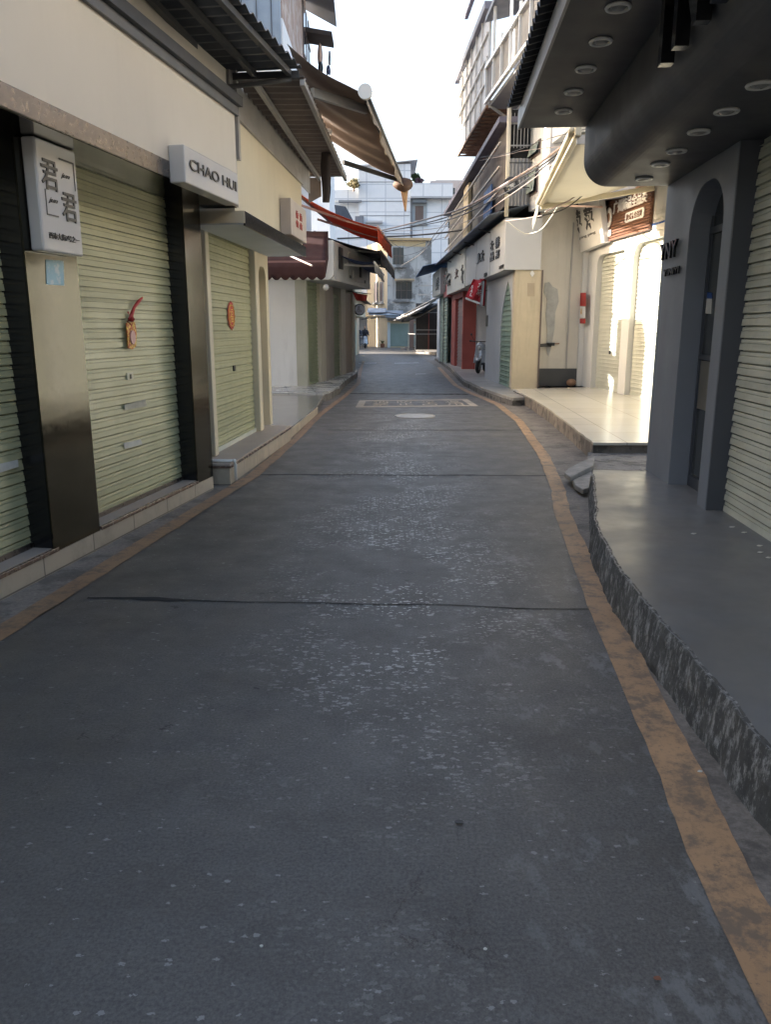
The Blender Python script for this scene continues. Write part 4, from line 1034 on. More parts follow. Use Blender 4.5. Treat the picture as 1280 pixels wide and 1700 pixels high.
# white tiled tower block behind
Y7 = 84.0
def zz(px, py, Y=Y7): return Zp(px, py, Y)
Pt = Pl((-30, Y7), (30, Y7)); sp = lambda px: zz(px, 400)[0] + 30
zt = lambda py: zz(660, py)[2]
b8 = T('apartment_building', 'tall white tiled block behind the street end with a slanting roof slab', 'building')
b8.add('central_wall', MB().pbox(Pt, sp(596), sp(681), 0, zt(272), -9, 0), M_tower)
b8.add('roof_slab', MB().prism([Pt.p(sp(594), zt(278), .3), Pt.p(sp(681), zt(268), .3), Pt.p(sp(692), zt(267), .3), Pt.p(sp(692), zt(265.5), .3), Pt.p(sp(594), zt(276), .3)], Pt.n * -9.5), mat('roof_slab_grey', (.4, .4, .42), .7))
b8.add('right_wall', MB().pbox(Pt, sp(681.2), sp(744), 0, zt(328), -9, -.3), M_tower)
b8.add('parapet', MB().pbox(Pt, sp(681.5), sp(750), zt(327.5), zt(305), -.5, .35), M_tower)
b8.add('parapet_coping', MB().pbox(Pt, sp(681), sp(751), zt(330), zt(327), -.6, .5), mat('coping_grey', (.35, .36, .38), .7))
b8.add('left_wall', MB().pbox(Pt, sp(500), sp(595.8), 0, zt(333), -9, -.6), M_tower)
b8.add('left_parapet', MB().pbox(Pt, sp(500), sp(597), zt(332), zt(314), -.9, -.3), M_tower)
f = window(b8, Pt, 689, 342, 703, 366, -.29, M_frame, mat('grey_surround', (.3, .33, .35), .6), .35, 1)
b8.add('window_hood', MB().pbox(Pt, sp(685), sp(708), zt(337), zt(332), -.29, .3), mat('dark_hood', (.13, .15, .17), .6))
window(b8, Pt, 701, 402, 706, 425, -.29, M_glass, mat('grey_surround', (.3, .33, .35), .6), .2, 0)
b8.add('ledge', MB().pbox(Pt, sp(608), sp(635), zt(371), zt(368), .002, .8), mat('ledge_grey', (.42, .42, .44), .7))
b8.add('ledge', MB().pbox(Pt, sp(563), sp(601), zt(336), zt(333), -.3, .3), mat('ledge_dark', (.2, .21, .23), .7))
b8.add('balcony_box', MB().pbox(Pt, sp(590), sp(604), zt(375), zt(360), .002, .5), mat('dark_balcony', (.14, .15, .18), .6))
for py in (302, 334, 358, 388):
    b8.add('pipe', MB().pbox(Pt, sp(597), sp(680), zt(py) - .03, zt(py) + .03, .002, .04), mat('ledge_dark', (.2, .21, .23), .7))
b8.add('downpipe', MB().pbox(Pt, sp(683), sp(684.5), 0, zt(330), -.28, -.1), mat('ledge_dark', (.2, .21, .23), .7))
b8.add('roof_plinth', MB().pbox(Pt, sp(714), sp(751), zt(304.8), zt(300), -4, .0), M_pink)
b9 = T('apartment_building', 'narrow pinkish apartment block peeping out behind the white tower', 'building')
Pk = Pl((-30, 112), (30, 112)); sk = lambda px: Zp(px, 400, 112)[0] + 30
b9.add('wall', MB().pbox(Pk, sk(722), sk(790), 0, Zp(740, 299, 112)[2], -8, 0), M_pink)
for py in (312, 342, 368, 395):
    for px in (744, 751, 760):
        window(b9, Pk, px, py, px + 4.5, py + 11, 0, M_glass, M_pink, .15, 0)
b10 = T('apartment_building', 'plain white block seen above the left awnings', 'building')
Pw = Pl((-30, 58), (30, 58)); sw_ = lambda px: Zp(px, 330, 58)[0] + 30
b10.add('wall', MB().pbox(Pw, sw_(470), sw_(547), 0, Zp(530, 262, 58)[2], -6, 0), M_white)
window(b10, Pw, 516, 318, 520, 334, 0, M_glass, M_white, .1, 0)
settle()
def shrub(label, px, py, Y, rpx, hpx, m, seed):
    c = Zp(px, py, Y); k = Y / 1300
    t_ = T('rooftop_shrub', label, 'shrub', 'shrubs on the roofs')
    t_.add('foliage', leaf_cluster(c, rpx * k, rpx * k, hpx * k, 900, 2.2 * k, seed), m)
    t_.add('stem', MB().tube([c + Vector((0, 0, -hpx * k * 1.6)), c + Vector((.1, 0, 0))], [.09, .04], 6), M_rust)
shrub('yellowing shrub on the roof left of the white tower', 587, 305, 83.5, 9, 7, M_leafy, 1)
shrub('green tree top on the roof right of the white tower', 690, 295, 88, 7, 7, M_leaf, 2)
shrub('dark purple shrub on the parapet of the white tower', 697, 300, 84.3, 6, 3, mat('plum_leaf', (.06, .03, .05), .6), 3)
# black side awning by the white block
one('tarpaulin_sheet', 'black tarpaulin slanting down in front of the white tower', 'tarpaulin', MB().prism([Zp(555, 340, 40), Zp(574, 343, 40), Zp(589, 371, 39), Zp(558, 362, 39)], (0, .05, 0)), M_iron)
settle()

# ================================================================== RIGHT: GREY SHOP
PR = Pl((2.49, 7.38), (2.255, 4.03))
bR = T('shop_building', 'blue grey shop front with arched glass door and pale roller shutter', 'building')
F0 = .235
bR.add('pillar', wall_with_arches(PR, 0, 1.73, F0, 2.77, -.30, 0, [arch(.76, 1.54, F0 + .0, 2.62, .34, 10)]), M_grey, bevel=.004)
bR.add('end_wall', MB().pbox(PR, 0.0, .1, F0, 4.2, -4.0, -.302), M_grey)
bR.add('door_back', MB().pbox(PR, .5, 1.8, F0, 2.77, -.50, -.44), M_dark)
dr = bR.add('door', MB().pbox(PR, .70, 1.60, F0, 2.7, -.20, -.18), mat('dark_door_glass', (.06, .066, .07), .12, var=.3, spec=.6))
mb = MB()
for a, b, c_, d in ((.72, .79, F0, 2.7), (1.5, 1.57, F0, 2.7), (.72, 1.57, F0, F0 + .1), (.72, 1.57, 2.28, 2.33), (.72, 1.57, 1.3, 1.34)): mb.pbox(PR, a, b, c_, d, -.179, -.16)
bR.add('door_frame', mb, M_grey2, dr)
bR.add('handle', MB().tube([PR.p(1.4, 1.05, -.14), PR.p(1.4, 1.35, -.14)], .012), M_steelT, dr, smooth=True)
bR.add('panel', MB().pbox(PR, .80, 1.49, 0.9, 1.29, -.179, -.17), mat('dusty_lower_glass', (.16, .15, .13), .5), dr)
bR.add('shutter_reveal', MB().pbox(PR, 1.73, 1.745, F0, 2.77, -.30, -.005), M_grey2)
sh = bR.add('shutter', shutter_mb(PR, 1.75, 5.6, F0, 2.77, -.14, .083, .017), M_shutB)
bR.add('back', MB().pbox(PR, .12, 9, 0, 4.2, -4.0, -.52), M_dark)
bR.add('near_pillar', MB().pbox(PR, 5.6, 6.2, F0, 2.77, -.3, 0), M_grey)
# deep curved sign box
NX = PR.at(975, 207, 0)[0]
nb = .74; zt_, zb_ = 3.27, 2.772; rr = .22
prof = [(-.30, zb_), (nb - rr, zb_)] + [(nb - rr + rr * math.sin(k * math.pi / 24), zb_ + rr - rr * math.cos(k * math.pi / 24)) for k in range(1, 13)] + [(nb, 4.2), (-.30, 4.2)]
mb = MB().prism([PR.p(0.0, z_, n_) for n_, z_ in prof], PR.u * 9)
bR.add('sign_box', mb, M_soff, smooth=False)
bR.add('canopy', MB().pbox(PR, 0, 9, 3.262, 3.34, nb + .002, 1.31), M_soff, bevel=.003)
bR.add('canopy_edge', MB().pbox(PR, -.005, 9, 3.25, 3.40, 1.312, 1.33), mat('edge_grey', (.22, .22, .23), .4))
bR.add('roof_sheet', corr(PR.p(-.02, 3.43, 1.42), PR.p(9, 3.43, 1.42), PR.p(-.02, 3.62, 0.6), PR.p(9, 3.62, .6), 70, .02, per=6), M_iron)
bR.add('upper_wall', MB().pbox(PR, .3, 9, 4.2, 6.5, -4, -1.6), M_beige)
# lettering
a = PR.at(1096, 125, nb); b = PR.at(1178, 30, nb)
for k, (l, px) in enumerate((('Y', 1110), ('N', 1135), ('Y', 1152))):
    pass
bR.add('lettering', text(PR, 'YNY', PR.at(1092, 110, nb + .05)[0], 2.92, .6, nb + .02, M_black, .07, width=1.25, bold=.01), M_black)
pa = PR.at(1107, 430, 0.0); pb = PR.at(1131, 430, 0.0)
bR.add('lettering', text(PR, 'YNY', .04, pa[1] - .01, .14, .012, M_black, .022, width=.50, bold=.01), M_black)
pa = PR.at(1112, 458, 0.0)
bR.add('lettering', text(PR, 'YINIYI', .16, pa[1] - .0, .06, .008, M_black, .014, width=.46, bold=.02), M_black)
settle()
dl0 = None
def downlight(p, label, group):
    t_ = T('downlight', label, 'ceiling light', group)
    t_.add('ring', MB().ring(p + Vector((0, 0, -.004)), (0, 0, 1), .062, .011, 24, 6), M_lamp, smooth=True)
    t_.add('bulb', MB().ball(p + Vector((0, 0, .0)), .045, .045, .02), mat('dim_bulb', (.25, .25, .24), .3), smooth=True); return t_
outer = [(936, 184), (953, 152), (973, 114), (998, 68), (1027, 11)]
inner = [(1070, 296), (1097, 272), (1124, 250), (1161, 218), (1207, 184), (1263, 140)]
ordn = ['first', 'second', 'third', 'fourth', 'fifth', 'sixth']
for k, (px, py) in enumerate(outer): downlight(G(px, py, 3.258), f'{ordn[k]} downlight from the street end in the outer canopy row', 'downlights in the grey canopy')
for k, (px, py) in enumerate(inner): downlight(G(px, py, 2.768), f'{ordn[k]} downlight from the street end in the lower sign box row', 'downlights in the grey canopy')
notice('white and blue poster stuck on the arched glass door', PR, [(1168, 520), (1181, 521), (1182, 496), (1170, 495)], -.174, M_whitep, 'door_poster', 'poster')
notice('blue band of the poster top on the arched glass door', PR, [(1170, 494.5), (1182, 495.5), (1182, 486), (1171, 485)], -.174, M_blue, 'door_poster', 'poster')
settle()

# litter scraps on the grey platform
for k, (px, py) in enumerate(((1152, 887), (1216, 876), (1236, 885), (1262, 907), (1263, 918), (1277, 927))):
    p = G(px, py, HP); s_ = .018
    one('paper_scrap', 'tiny white paper scrap on the grey painted platform', 'paper', MB().prism([p + Vector((-s_, 0, .003)), p + Vector((0, -s_ * .6, .003)), p + Vector((s_ * 1.2, s_ * .3, .003)), p + Vector((0, s_, .003))], (0, 0, .003)), M_whitep, 'paper scraps on the grey platform')

# ================================================================== RIGHT: ARCHED CREAM SHOP (set back)
P8 = Pl((4.67, 18.89), (5.04, 14.89))
bA = T('shop_building', 'cream shop set back with two round cornered shutters in sunlight', 'building')
def a8(px, py, n=0.0): return P8.at(px, py, n)
z8 = .21
s1a, s1b = a8(985, 560)[0], a8(1031, 560)[0]; s2a, s2b = a8(1043, 560)[0], a8(1043, 560)[0] + 2.6
s3a = s2b + .4; s3b = s3a + 2.3
zt1 = 3.12
archs = [arch(s1a, s1b, z8, zt1, .22), arch(s2a, s2b, z8, zt1 + .05, .3), arch(s3a, s3b, z8, zt1, .3)]
bA.add('arched_wall', wall_with_arches(P8, -.25, s3b + .5, z8, 3.5, -.13, 0, archs), M_creamw)
for k, (a, b) in enumerate(((s1a, s1b), (s2a, s2b), (s3a, s3b))):
    sh = bA.add('shutter', shutter_mb(P8, a - .1, b + .1, z8, zt1 + .1, -.13, .083, .02), M_shutB)
    q = (a + b) / 2; bA.add('lock', MB().pbox(P8, q - .035, q + .035, 1.0, 1.07, -.105, -.09), M_lock, sh)
bA.add('body', MB().pbox(P8, .02, 9.8, 0, 6.0, -4, -.25), M_creamw)
bA.add('sign_backing', MB().pbox(P8, -.3, 9.8, 3.5, 4.7, -.24, .02), M_creamw)
bA.add('side_post', MB().pbox(P8, -.25, .05, z8, 3.4, .002, .12), M_creamw)
settle()
# signs
def tilt_sign(label, px, P, n, name='shop_sign'): pass
sg = T('shop_sign', 'tilted white sign with two black characters above the first arched shutter', 'sign')
pts = [(948, 424), (998, 402), (1001, 322), (944, 338)]
q = [a8(a, b, .25) for a, b in pts]
s0 = min(q[0][0], q[3][0]); s1 = q[1][0]
quadp = [P8.p(q[0][0], q[0][1], .18), P8.p(q[1][0], q[1][1], .18), P8.p(q[2][0], q[2][1] + .35, .42), P8.p(q[3][0], q[3][1] + .35, .42)]
sg.add('panel', MB().prism(quadp, P8.n * -.14), M_whitep, bevel=.01)
class TP:                                    # plane of the tilted panel
    def p(s, a, z_, n=0.0):
        u0 = a; 
        bot = quadp[0].lerp(quadp[1], u0); top = quadp[3].lerp(quadp[2], u0)
        return bot.lerp(top, z_) + P8.n * n
tp = TP()
sg.add('lettering', text(tp, '萍', .18, .27, .34, .005, M_ink, .01, width=.26, bold=.03), M_ink)
sg.add('lettering', text(tp, '萍', .54, .27, .34, .005, M_ink, .01, width=.26, bold=.03), M_ink)
sg.add('lettering', text(tp, 'ping ping', .3, .17, .05, .005, M_ink, .006, width=.5), M_ink)
sg = T('shop_sign', 'brown slatted wooden sign with white characters above the arched shutters', 'sign')
q = [a8(a, b, .08) for a, b in ((1005, 403), (1079, 376), (1079, 312), (1004, 330))]
s0, s1 = q[0][0], q[1][0]; z0, z1 = (q[0][1] + q[1][1]) / 2 - .02, 4.45
mb = MB().pbox(P8, s0, s1, z0, z1, .03, .07)
k = z0
while k < z1 - .05: mb.pbox(P8, s0 + .003, s1 - .003, k, k + .032, .0705, .095); k += .055
sg.add('slatted_panel', mb, M_wood)
sg.add('edge_frame', MB().pbox(P8, s0 - .06, s0 - .001, z0 - .02, z1, .025, .12), M_steelT)
WW = s1 - s0
M_ws = mat('sign_white', (.75, .73, .7), .4)
hh = z1 - z0
sg.add('lettering', text(P8, '广州饰品全品类', s0 + WW * .2, a8(1018, 357, .1)[1], a8(1018, 336, .1)[1] - a8(1018, 357, .1)[1], .1, M_ws, .02, width=WW * .74, bold=.015), M_ws)
mbx = MB().pprism(P8, [(s0 + WW * .5 + WW * .40 * fx, z0 + hh * .22 + hh * .17 * fz) for fx, fz in ((.05, 0), (.95, 0), (1, .15), (1, .85), (.95, 1), (.05, 1), (0, .85), (0, .15))], .1, .12)
sg.add('label_plate', mbx, M_ws)
sg.add('lettering', text(P8, '款式齐全百货', s0 + WW * .53, z0 + hh * .25, hh * .11, .121, M_wood, .006, width=WW * .34, bold=.02), M_wood)
mbx = MB().pprism(P8, [(s0 + WW * .09 + WW * .075 * math.cos(a * math.pi / 10), z0 + hh * .42 + hh * .19 * math.sin(a * math.pi / 10)) for a in range(20)], .1, .118)
sg.add('emblem', mbx, M_ws)
sg.add('emblem_line', MB().pprism(P8, [(s0 + WW * .09 + WW * .04 * math.cos(a * math.pi / 6), z0 + hh * .42 + hh * .09 * math.sin(a * math.pi / 6)) for a in range(12)], .1185, .122), M_wood)
sg.add('label_plate', MB().pbox(P8, s0 + WW * .03, s0 + WW * .17, z0 + hh * .08, z0 + hh * .2, .1, .115), M_ws)
sg.add('lettering', text(P8, '百货', s0 + WW * .045, z0 + hh * .10, hh * .08, .1155, M_wood, .005, width=WW * .11), M_wood)
sg = T('address_plate', 'blue and white plate on the cream wall right of the brown sign', 'sign')
q = [a8(a, b, .03) for a, b in ((1081, 385), (1104, 380), (1104, 363), (1081, 366))]
s0, s1, z0, z1 = q[0][0], q[1][0] + .15, q[0][1], q[2][1]
sg.add('panel', MB().pbox(P8, s0, s1, z0, z1, .021, .03), M_whitep); sg.add('blue_panel', MB().pbox(P8, s0 + .05, s1 - .02, z0 + .1, z1 - .02, .0305, .036), M_blue)
sg.add('lettering', text(P8, '西市大街', s0 + .1, z0 + .27, .1, .037, M_whitep, .004, width=(s1 - s0) * .75, bold=.01), M_whitep)
sg.add('lettering', text(P8, '饰品批发', s0 + .1, z0 + .13, .09, .037, M_whitep, .004, width=(s1 - s0) * .75, bold=.01), M_whitep)
# couplet on post
sp_ = T('paper_couplet', 'red paper couplet with gold characters pasted on the white post', 'paper')
q = [a8(a, b, .125) for a, b in ((963, 508), (973, 508), (973, 486), (963, 486))]
sp_.add('paper', MB().pprism(P8, q, .121, .126), M_red)
q = [a8(a, b, .125) for a, b in ((963, 527), (972, 528), (972, 509), (963, 509))]; sp_.add('paper', MB().pprism(P8, q, .121, .125), M_ws)
sp_.add('lettering', text(P8, '福', q[0][0] + .03, q[0][1] + .07, .13, .126, M_gold, .003, width=.1), M_gold)
q = [a8(a, b, .125) for a, b in ((963, 537), (972, 537), (972, 529), (963, 529))]; sp_.add('paper', MB().pprism(P8, q, .121, .125), M_red)
rc = one('brick_lump', 'small reddish brick lump at the foot of the white post', 'brick', MB().ball(P8.p(0.12, .30, .28), .12, .1, .09, 8, 6), M_rust)
settle()

# pale retractable awning over that shop
aw = T('retractable_awning', 'translucent cream awning glowing over the arched cream shop', 'awning', 'awnings over the street')
Fn = G(959, 220, 3.8); Ff = G(898, 337, 3.8); Rf = Zp(1095, 300, Ff[1] + .3); Rn = Vector((4.7, Fn[1] - .6, 4.35)); Rf = Vector((4.98, Rf[1], 4.3))
aw.add('canopy_cloth', cloth(Rn, Rf, Fn, Ff, .12, 12, 14, .004, .03, 4), M_pale, smooth=True)
aw.add('front_bar', MB().bar(Fn + (Fn - Ff) * .02, Ff, .07, .11), M_bar, bevel=.01)
aw.add('front_bar_cover', MB().tube([Fn + Vector((-.06, 0, .03)), Ff + Vector((-.06, 0, .0))], .04), M_bar, smooth=True)
e0 = G(893, 349, 3.62); e1 = a8(1087, 312, .1); 
aw.add('side_rail', MB().bar(Ff + Vector((0, 0, -.07)), P8.p(e1[0], e1[1], .1), .07, .09), M_bar, bevel=.01)
aw.add('arm', MB().bar(Zp(958, 232, Fn[1]), Zp(985, 232, Fn[1]), .06, .1), M_alu)
aw.add('arm', MB().bar(Ff + Vector((.1, .05, -.03)), P8.p(a8(1010, 296, .1)[0], 4.05, .1), .035, .035), mat('bright_arm', (.6, .42, .34), .5))
aw.add('valance', valance(Ff + Vector((-.05, .0, .02)), Ff + Vector((-.12, .1, -.3)), .2, 1, amp=.02), M_pale)
settle()

# ================================================================== RIGHT: CREAM SIDE WALL AND WHITE ARCH SHOP
bB = T('shop_building', 'white fronted shop with pointed arch shutter and yellow stained side panel', 'building')
PY = Pl((2.94, 18.49), (3.56, 18.49)); 
bB.add('side_panel', MB().box(2.94, 3.56, 18.49, 18.8, .16, 2.83), M_yell)
cw = bB.add('side_wall', MB().box(3.562, 4.9, 18.9, 19.15, .21, 6.0), M_beige)
gp = [Zp(a, b, 18.89) for a, b in ((905, 470), (912, 468), (918, 476), (926, 480), (928, 500), (922, 520), (921, 545), (916, 575), (911, 592), (907, 580), (909, 550), (906, 520), (909, 500), (903, 485))]
bB.add('repair_patch', MB().prism(gp, (0, -.008, 0)), mat('grey_filler', (.40, .40, .39), .8, var=.2, scale=6))
bB.add('faded_notice', MB().prism([Zp(a, b, 18.485) for a, b in ((876, 470), (888, 470), (888, 492), (876, 492))], (0, -.006, 0)), mat('faded_notice', (.42, .34, .24), .8))
bB.add('panel_edge', MB().box(3.545, 3.575, 18.46, 18.488, .16, 2.83), M_frame)
bB.add('dado', MB().box(3.60, 4.9, 18.88, 18.898, .21, .62), M_dado)
bB.add('wall_strip', MB().box(4.28, 4.31, 18.87, 18.9, .62, 3.9), M_alu)
fx0 = 2.68
bB.add('side_fascia', MB().box(fx0, 3.50, 18.44, 18.80, 2.835, 3.94), mat('pale_grey_fascia', (.5, .49, .48), .5, var=.03))
PFR = Pl((2.38, 31.2), (2.68, 18.44))
bB.add('street_fascia', MB().pbox(PFR, 5.6, PFR.L, 2.835, 3.94, -.8, 0), mat('white_grey_fascia', (.55, .55, .54), .5, var=.04, streak=.15))
bB.add('lower_fascia', MB().pbox(PFR, 0.0, 5.598, 2.80, 4.02, -.8, .02), mat('white_grey_fascia2', (.5, .52, .5), .5, var=.05, streak=.25))
bB.add('soffit', MB().pbox(PFR, 0, PFR.L - .05, 2.80, 2.83, -.9, -.81), M_white)
for s_ in (10.6, 8.1): bB.add('panel_joint', MB().pbox(PFR, s_, s_ + .02, 2.84, 3.9, .001, .006), M_alu)
PS = Pl((2.62, 32.3), (2.95, 18.6))
# pointed-arch front
sa = lambda px, py: PS.at(px, py, 0)[0]
A0_, A1_ = sa(828, 633), sa(846.5, 638)
mid = (A0_ + A1_) / 2 + .1
pts = [(A0_, .16)] + [(A0_ + (mid - A0_) * (t_ ** 2.0), .16 + 1.15 + 1.35 * t_) for t_ in [k / 8 for k in range(9)]] + [(mid + (A1_ - mid) * (1 - (1 - t_) ** .5) if 0 else mid + (A1_ - mid) * t_ ** .6, 2.66 - 1.1 * t_) for t_ in [k / 8 for k in range(1, 9)]] + [(A1_, .16)]
WE = sa(805, 625)
bB.add('arched_front', MB().pprism(PS, [(WE, .16)] + pts + [(PS.L - .02, .16), (PS.L - .02, 2.80), (WE, 2.80)], -.03, 0), mat('pale_blue_white', (.5, .52, .55), .5, var=.04, streak=.1))
bB.add('shutter', shutter_mb(PS, A0_ - .05, A1_ + .05, .16, 2.75, -.045, .12, .035), mat('deep_mint_shutter', (.22, .31, .245), .45, var=.1, streak=.3))
bB.add('trim', MB().pbox(PS, PS.L - .06, PS.L - .0, .16, 2.8, .001, .02), M_cream)
RC0, RC1 = sa(757, 606), sa(769, 607)
# recess with pale wall
bB.add('recess_wall', MB().prism([PS.p(RC1 + .02, .16, -.9), PS.p(WE - .02, .16, -.9), PS.p(WE - .02, 2.8, -.9), PS.p(RC1 + .02, 2.8, -.9)], PS.n * -.1), M_white)
bB.add('recess_side', MB().pbox(PS, RC1 - .1, RC1 + .02, .16, 2.8, -.9, -.02), M_white)
bB.add('panel_frames', MB().pbox(PS, WE - 3.2, WE - 2.4, 1.1, 1.7, -.898, -.88).pbox(PS, WE - 2.1, WE - 1.4, 1.7, 2.3, -.898, -.88).pbox(PS, WE - 2.1, WE - 1.4, .8, 1.3, -.898, -.88), mat('pale_frames', (.5, .5, .47), .5))
bB.add('body', MB().pbox(PS, 0, PS.L - .4, 0, 3.9, -4, -1.02), M_dark)
# lettering on the fascia
def ftx(st_, px0, px1, py0, py1, n=.002, m=M_ink, ext=.03, b_=.02):
    a = PFR.at(px0, py1, n); b = PFR.at(px1, py1, n); c_ = PFR.at(px0, py0, n)
    return bB.add('lettering', text(PFR, st_, a[0], (a[1]), abs(c_[1] - a[1]), n, m, ext, width=abs(b[0] - a[0]), bold=b_), m)
ftx('衣', 815, 821, 402, 418); ftx('品', 815, 821, 421, 435); ftx('韩', 824, 830, 396, 414); ftx('都', 824, 830, 417, 431)
ftx('J', 792, 796, 423, 439); ftx('L衣', 797, 805, 419, 437); ftx('潮流女装', 830, 837, 442, 447, b_=.01); ftx('服饰', 805, 809, 454, 460, b_=.01)
ftx('大', 742, 748, 456, 463, .022); ftx('花', 743, 748, 466, 476, .022); ftx('女', 756, 761, 448, 463, .022, M_frame); ftx('衣', 766, 770, 441, 472, .022)
bB.add('door_sign', MB().pbox(PS, WE + .02, WE + .3, 1.6, 1.9, .001, .02), M_ink)
bB.add('electric_box', MB().box(3.62, 3.9, 18.80, 18.878, 1.12, 1.19), M_lock)
bB.add('house_number', MB().prism([Zp(884, 448, 18.47) + Vector((0, 0, 0)), Zp(880, 454, 18.47), Zp(884, 460, 18.47), Zp(888, 454, 18.47)], (0, .015, 0)), M_whitep)
# corrugated roof edge over it
o_ = PFR
bB.add('roof_sheet', corr(PFR.p(-1.5, 4.0, .38), PFR.p(PFR.L + .05, 4.0, .38), PFR.p(-1.5, 4.22, -.5), PFR.p(PFR.L + .05, 4.22, -.5), 60, .02, per=4), mat('blue_grey_roof_steel', (.14, .17, .22), .45, metal=.3, var=.3))
for k in range(4):
    bB.add('bracket', MB().bar(PFR.p(1.5 + 3 * k, 3.88, .0), PFR.p(1.5 + 3 * k, 3.96, .3), .03, .03), M_iron)
settle()
pk = T('wall_pipe', 'thin pipe running down the corner of the yellow panel with a tap', 'pipe')
pk.add('pipe', MB().tube([(3.585, 18.85, .22), (3.585, 18.85, 1.13), (3.62, 18.85, 1.18), (4.1, 18.86, 1.2)], .014), M_rust, smooth=True)
pk.add('tap', MB().box(3.8, 3.98, 18.8, 18.86, 1.15, 1.22), M_iron)

# red column shop
bC = T('shop_building', 'small shop with dusty red columns and a narrow roller shutter', 'building')
bC.add('column', MB().pbox(PS, sa(751, 606), sa(757, 607), .16, 2.74, -.4, .06), M_redcol)
bC.add('column', MB().pbox(PS, RC1 - .12, RC1 + .14, .16, 2.74, -.4, .05), M_redcol)
bC.add('shutter', shutter_mb(PS, RC0 - .1, RC1, .16, 2.6, -.06, .12, .03), mat('grey_pink_shutter', (.26, .2, .2), .5))
bC.add('lintel', MB().pbox(PS, sa(751, 606), RC1 + .14, 2.60, 2.79, -.4, .08), M_redcol)
bC.add('red_sign', MB().pbox(PFR, -1.6, -.05, 2.75, 3.6, -.4, .0), mat('pink_red_sign', (.4, .1, .1), .5)); bC.add('sign_panel', MB().pbox(PFR, -1.1, -.6, 2.95, 3.5, .001, .03), M_ink)
settle()
PT = Pl((2.25, 46.5), (2.50, 32.6))
bD = T('shop_building', 'shop with two green slatted shutters beyond the red columns', 'building')
bD.add('wall', MB().pbox(PT, 6.5, PT.L, 0.0, 2.9, -1, -.2), M_white)
tb = PT.L - .15
g0 = PT.at(730.5, 590, 0)[0]
for a, b in ((g0, (g0 + tb) / 2 - .1), ((g0 + tb) / 2 + .1, tb)):
    bD.add('shutter', shutter_mb(PT, a, b, .12, 2.9, -.04, .14, .035), M_shutG)
bD.add('post', MB().pbox(PT, g0 - .12, g0, .1, 2.9, -.2, .05), M_white); bD.add('post', MB().pbox(PT, (g0 + tb) / 2 - .1, (g0 + tb) / 2 + .1, .1, 2.9, -.2, .02), mat('post_green_grey', (.25, .26, .22), .5))
bD.add('sign_band', MB().pbox(PT, g0 - 1, tb + .2, 2.9, 3.9, -.8, .3), mat('dirty_white_sign', (.42, .43, .42), .5, streak=.4))
bD.add('lettering', text(PT, '女装', g0 + 1.0, 3.1, .5, .302, M_ink, .02, width=1.6, bold=.02), M_ink)
bD.add('lettering', text(PT, '衣服', g0 + 4.6, 3.1, .5, .302, M_ink, .02, width=1.6, bold=.02), M_ink)
bD.add('roof_sheet', corr(PT.p(g0 - 2, 3.85, 1.0), PT.p(PT.L, 3.95, 1.0), PT.p(g0 - 2, 4.3, -.6), PT.p(PT.L, 4.3, -.6), 40, .02, per=4), mat('blue_roof_steel', (.04, .08, .17), .45, var=.6, scale=3))
settle()
# dark steel-framed stall with slanted canopy
bE = T('market_stall', 'dark open stall with thin steel frame and slanting tarpaulin canopy', 'stall')
YS = 50.0
xa, xb = Zp(690, 560, YS)[0], Zp(732, 560, YS)[0]
bE.add('back_panel', MB().box(xa + .2, xb + 1.5, YS + 5, YS + 5.2, .1, 3.2), mat('very_dark_wall', (.02, .02, .022), .8))
bE.add('side_panel', MB().box(xb + .6, xb + .8, YS - 4, YS + 5, .1, 3.2), mat('dark_grey_wall', (.06, .065, .07), .8))
bE.add('red_panel', MB().box(Zp(711, 560, YS + 4.9)[0], Zp(712.5, 560, YS + 4.9)[0], YS + 4.85, YS + 4.95, .1, 2.6), mat('dark_red', (.16, .05, .05), .7))
bE.add('brown_door', MB().box(Zp(680, 560, 60)[0], Zp(687, 560, 60)[0], 59.8, 60, .1, 2.5), M_frame)
mb = MB(); k = .05
x0_, x1_ = xa, xb + .3
for x in (x0_, x1_): mb.bar((x, YS, .1), (x, YS, 2.55), k, k)
mb.bar((x0_ - .35, YS + 3, .1), (x0_ - .35, YS + 3, 1.9), k, k)
for z_ in (2.5, 1.45, 1.2, .12): mb.bar((x0_, YS, z_), (x1_, YS, z_), k, k)
for z_ in (2.5, 1.2): mb.bar((x0_, YS, z_), (x0_ - .35, YS + 3, z_), k, k)
bE.add('frame', mb, M_alu)
cA, cB = Zp(645, 562, 58), Zp(731, 518, 47)
cC, cD = Zp(668, 549, 52), Zp(733, 510, 44)
bE.add('canopy_cloth', cloth((2.9, 44, 3.25), (3.0, 57, 3.2), (1.0, 50, 2.3), (.55, 58, 2.1), .15, 14, 8, .05, .25, 3), M_tarp, smooth=True)
bE.add('canopy_bar', MB().tube([(1.02, 50, 2.3), (2.9, 44, 3.2)], .07), M_alu, smooth=True)
bE.add('under_cloth', cloth((3.2, 44.4, 3.0), (3.2, 56, 3.0), (1.5, 49.5, 2.3), (1.1, 57, 2.1), .2, 10, 6, .05, .3, 8), M_iron, smooth=True)
# steel blue tower frame above
mb = MB(); a = Zp(701, 500, 56); 
for z_ in (3.2, 3.8, 4.4): mb.bar((a[0] - .3, 56, z_), (a[0] + 1.3, 56, z_), .06, .06)
mb.bar((a[0] - .2, 56, 3.1), (a[0] + 1.0, 56, 4.4), .05, .05)
bE.add('rack', mb, M_alu)
settle()
one('rubble_pile', 'low pile of rubble and boards by the teal hoarding', 'rubble', (lambda mb: [mb.box(Zp(665 + 7 * k, 576, 60)[0], Zp(671 + 7 * k, 576, 60)[0], 59 + k * .2, 59.8, 0, .12 + .1 * (k % 2)) for k in range(4)] and mb)(MB()), M_conc)

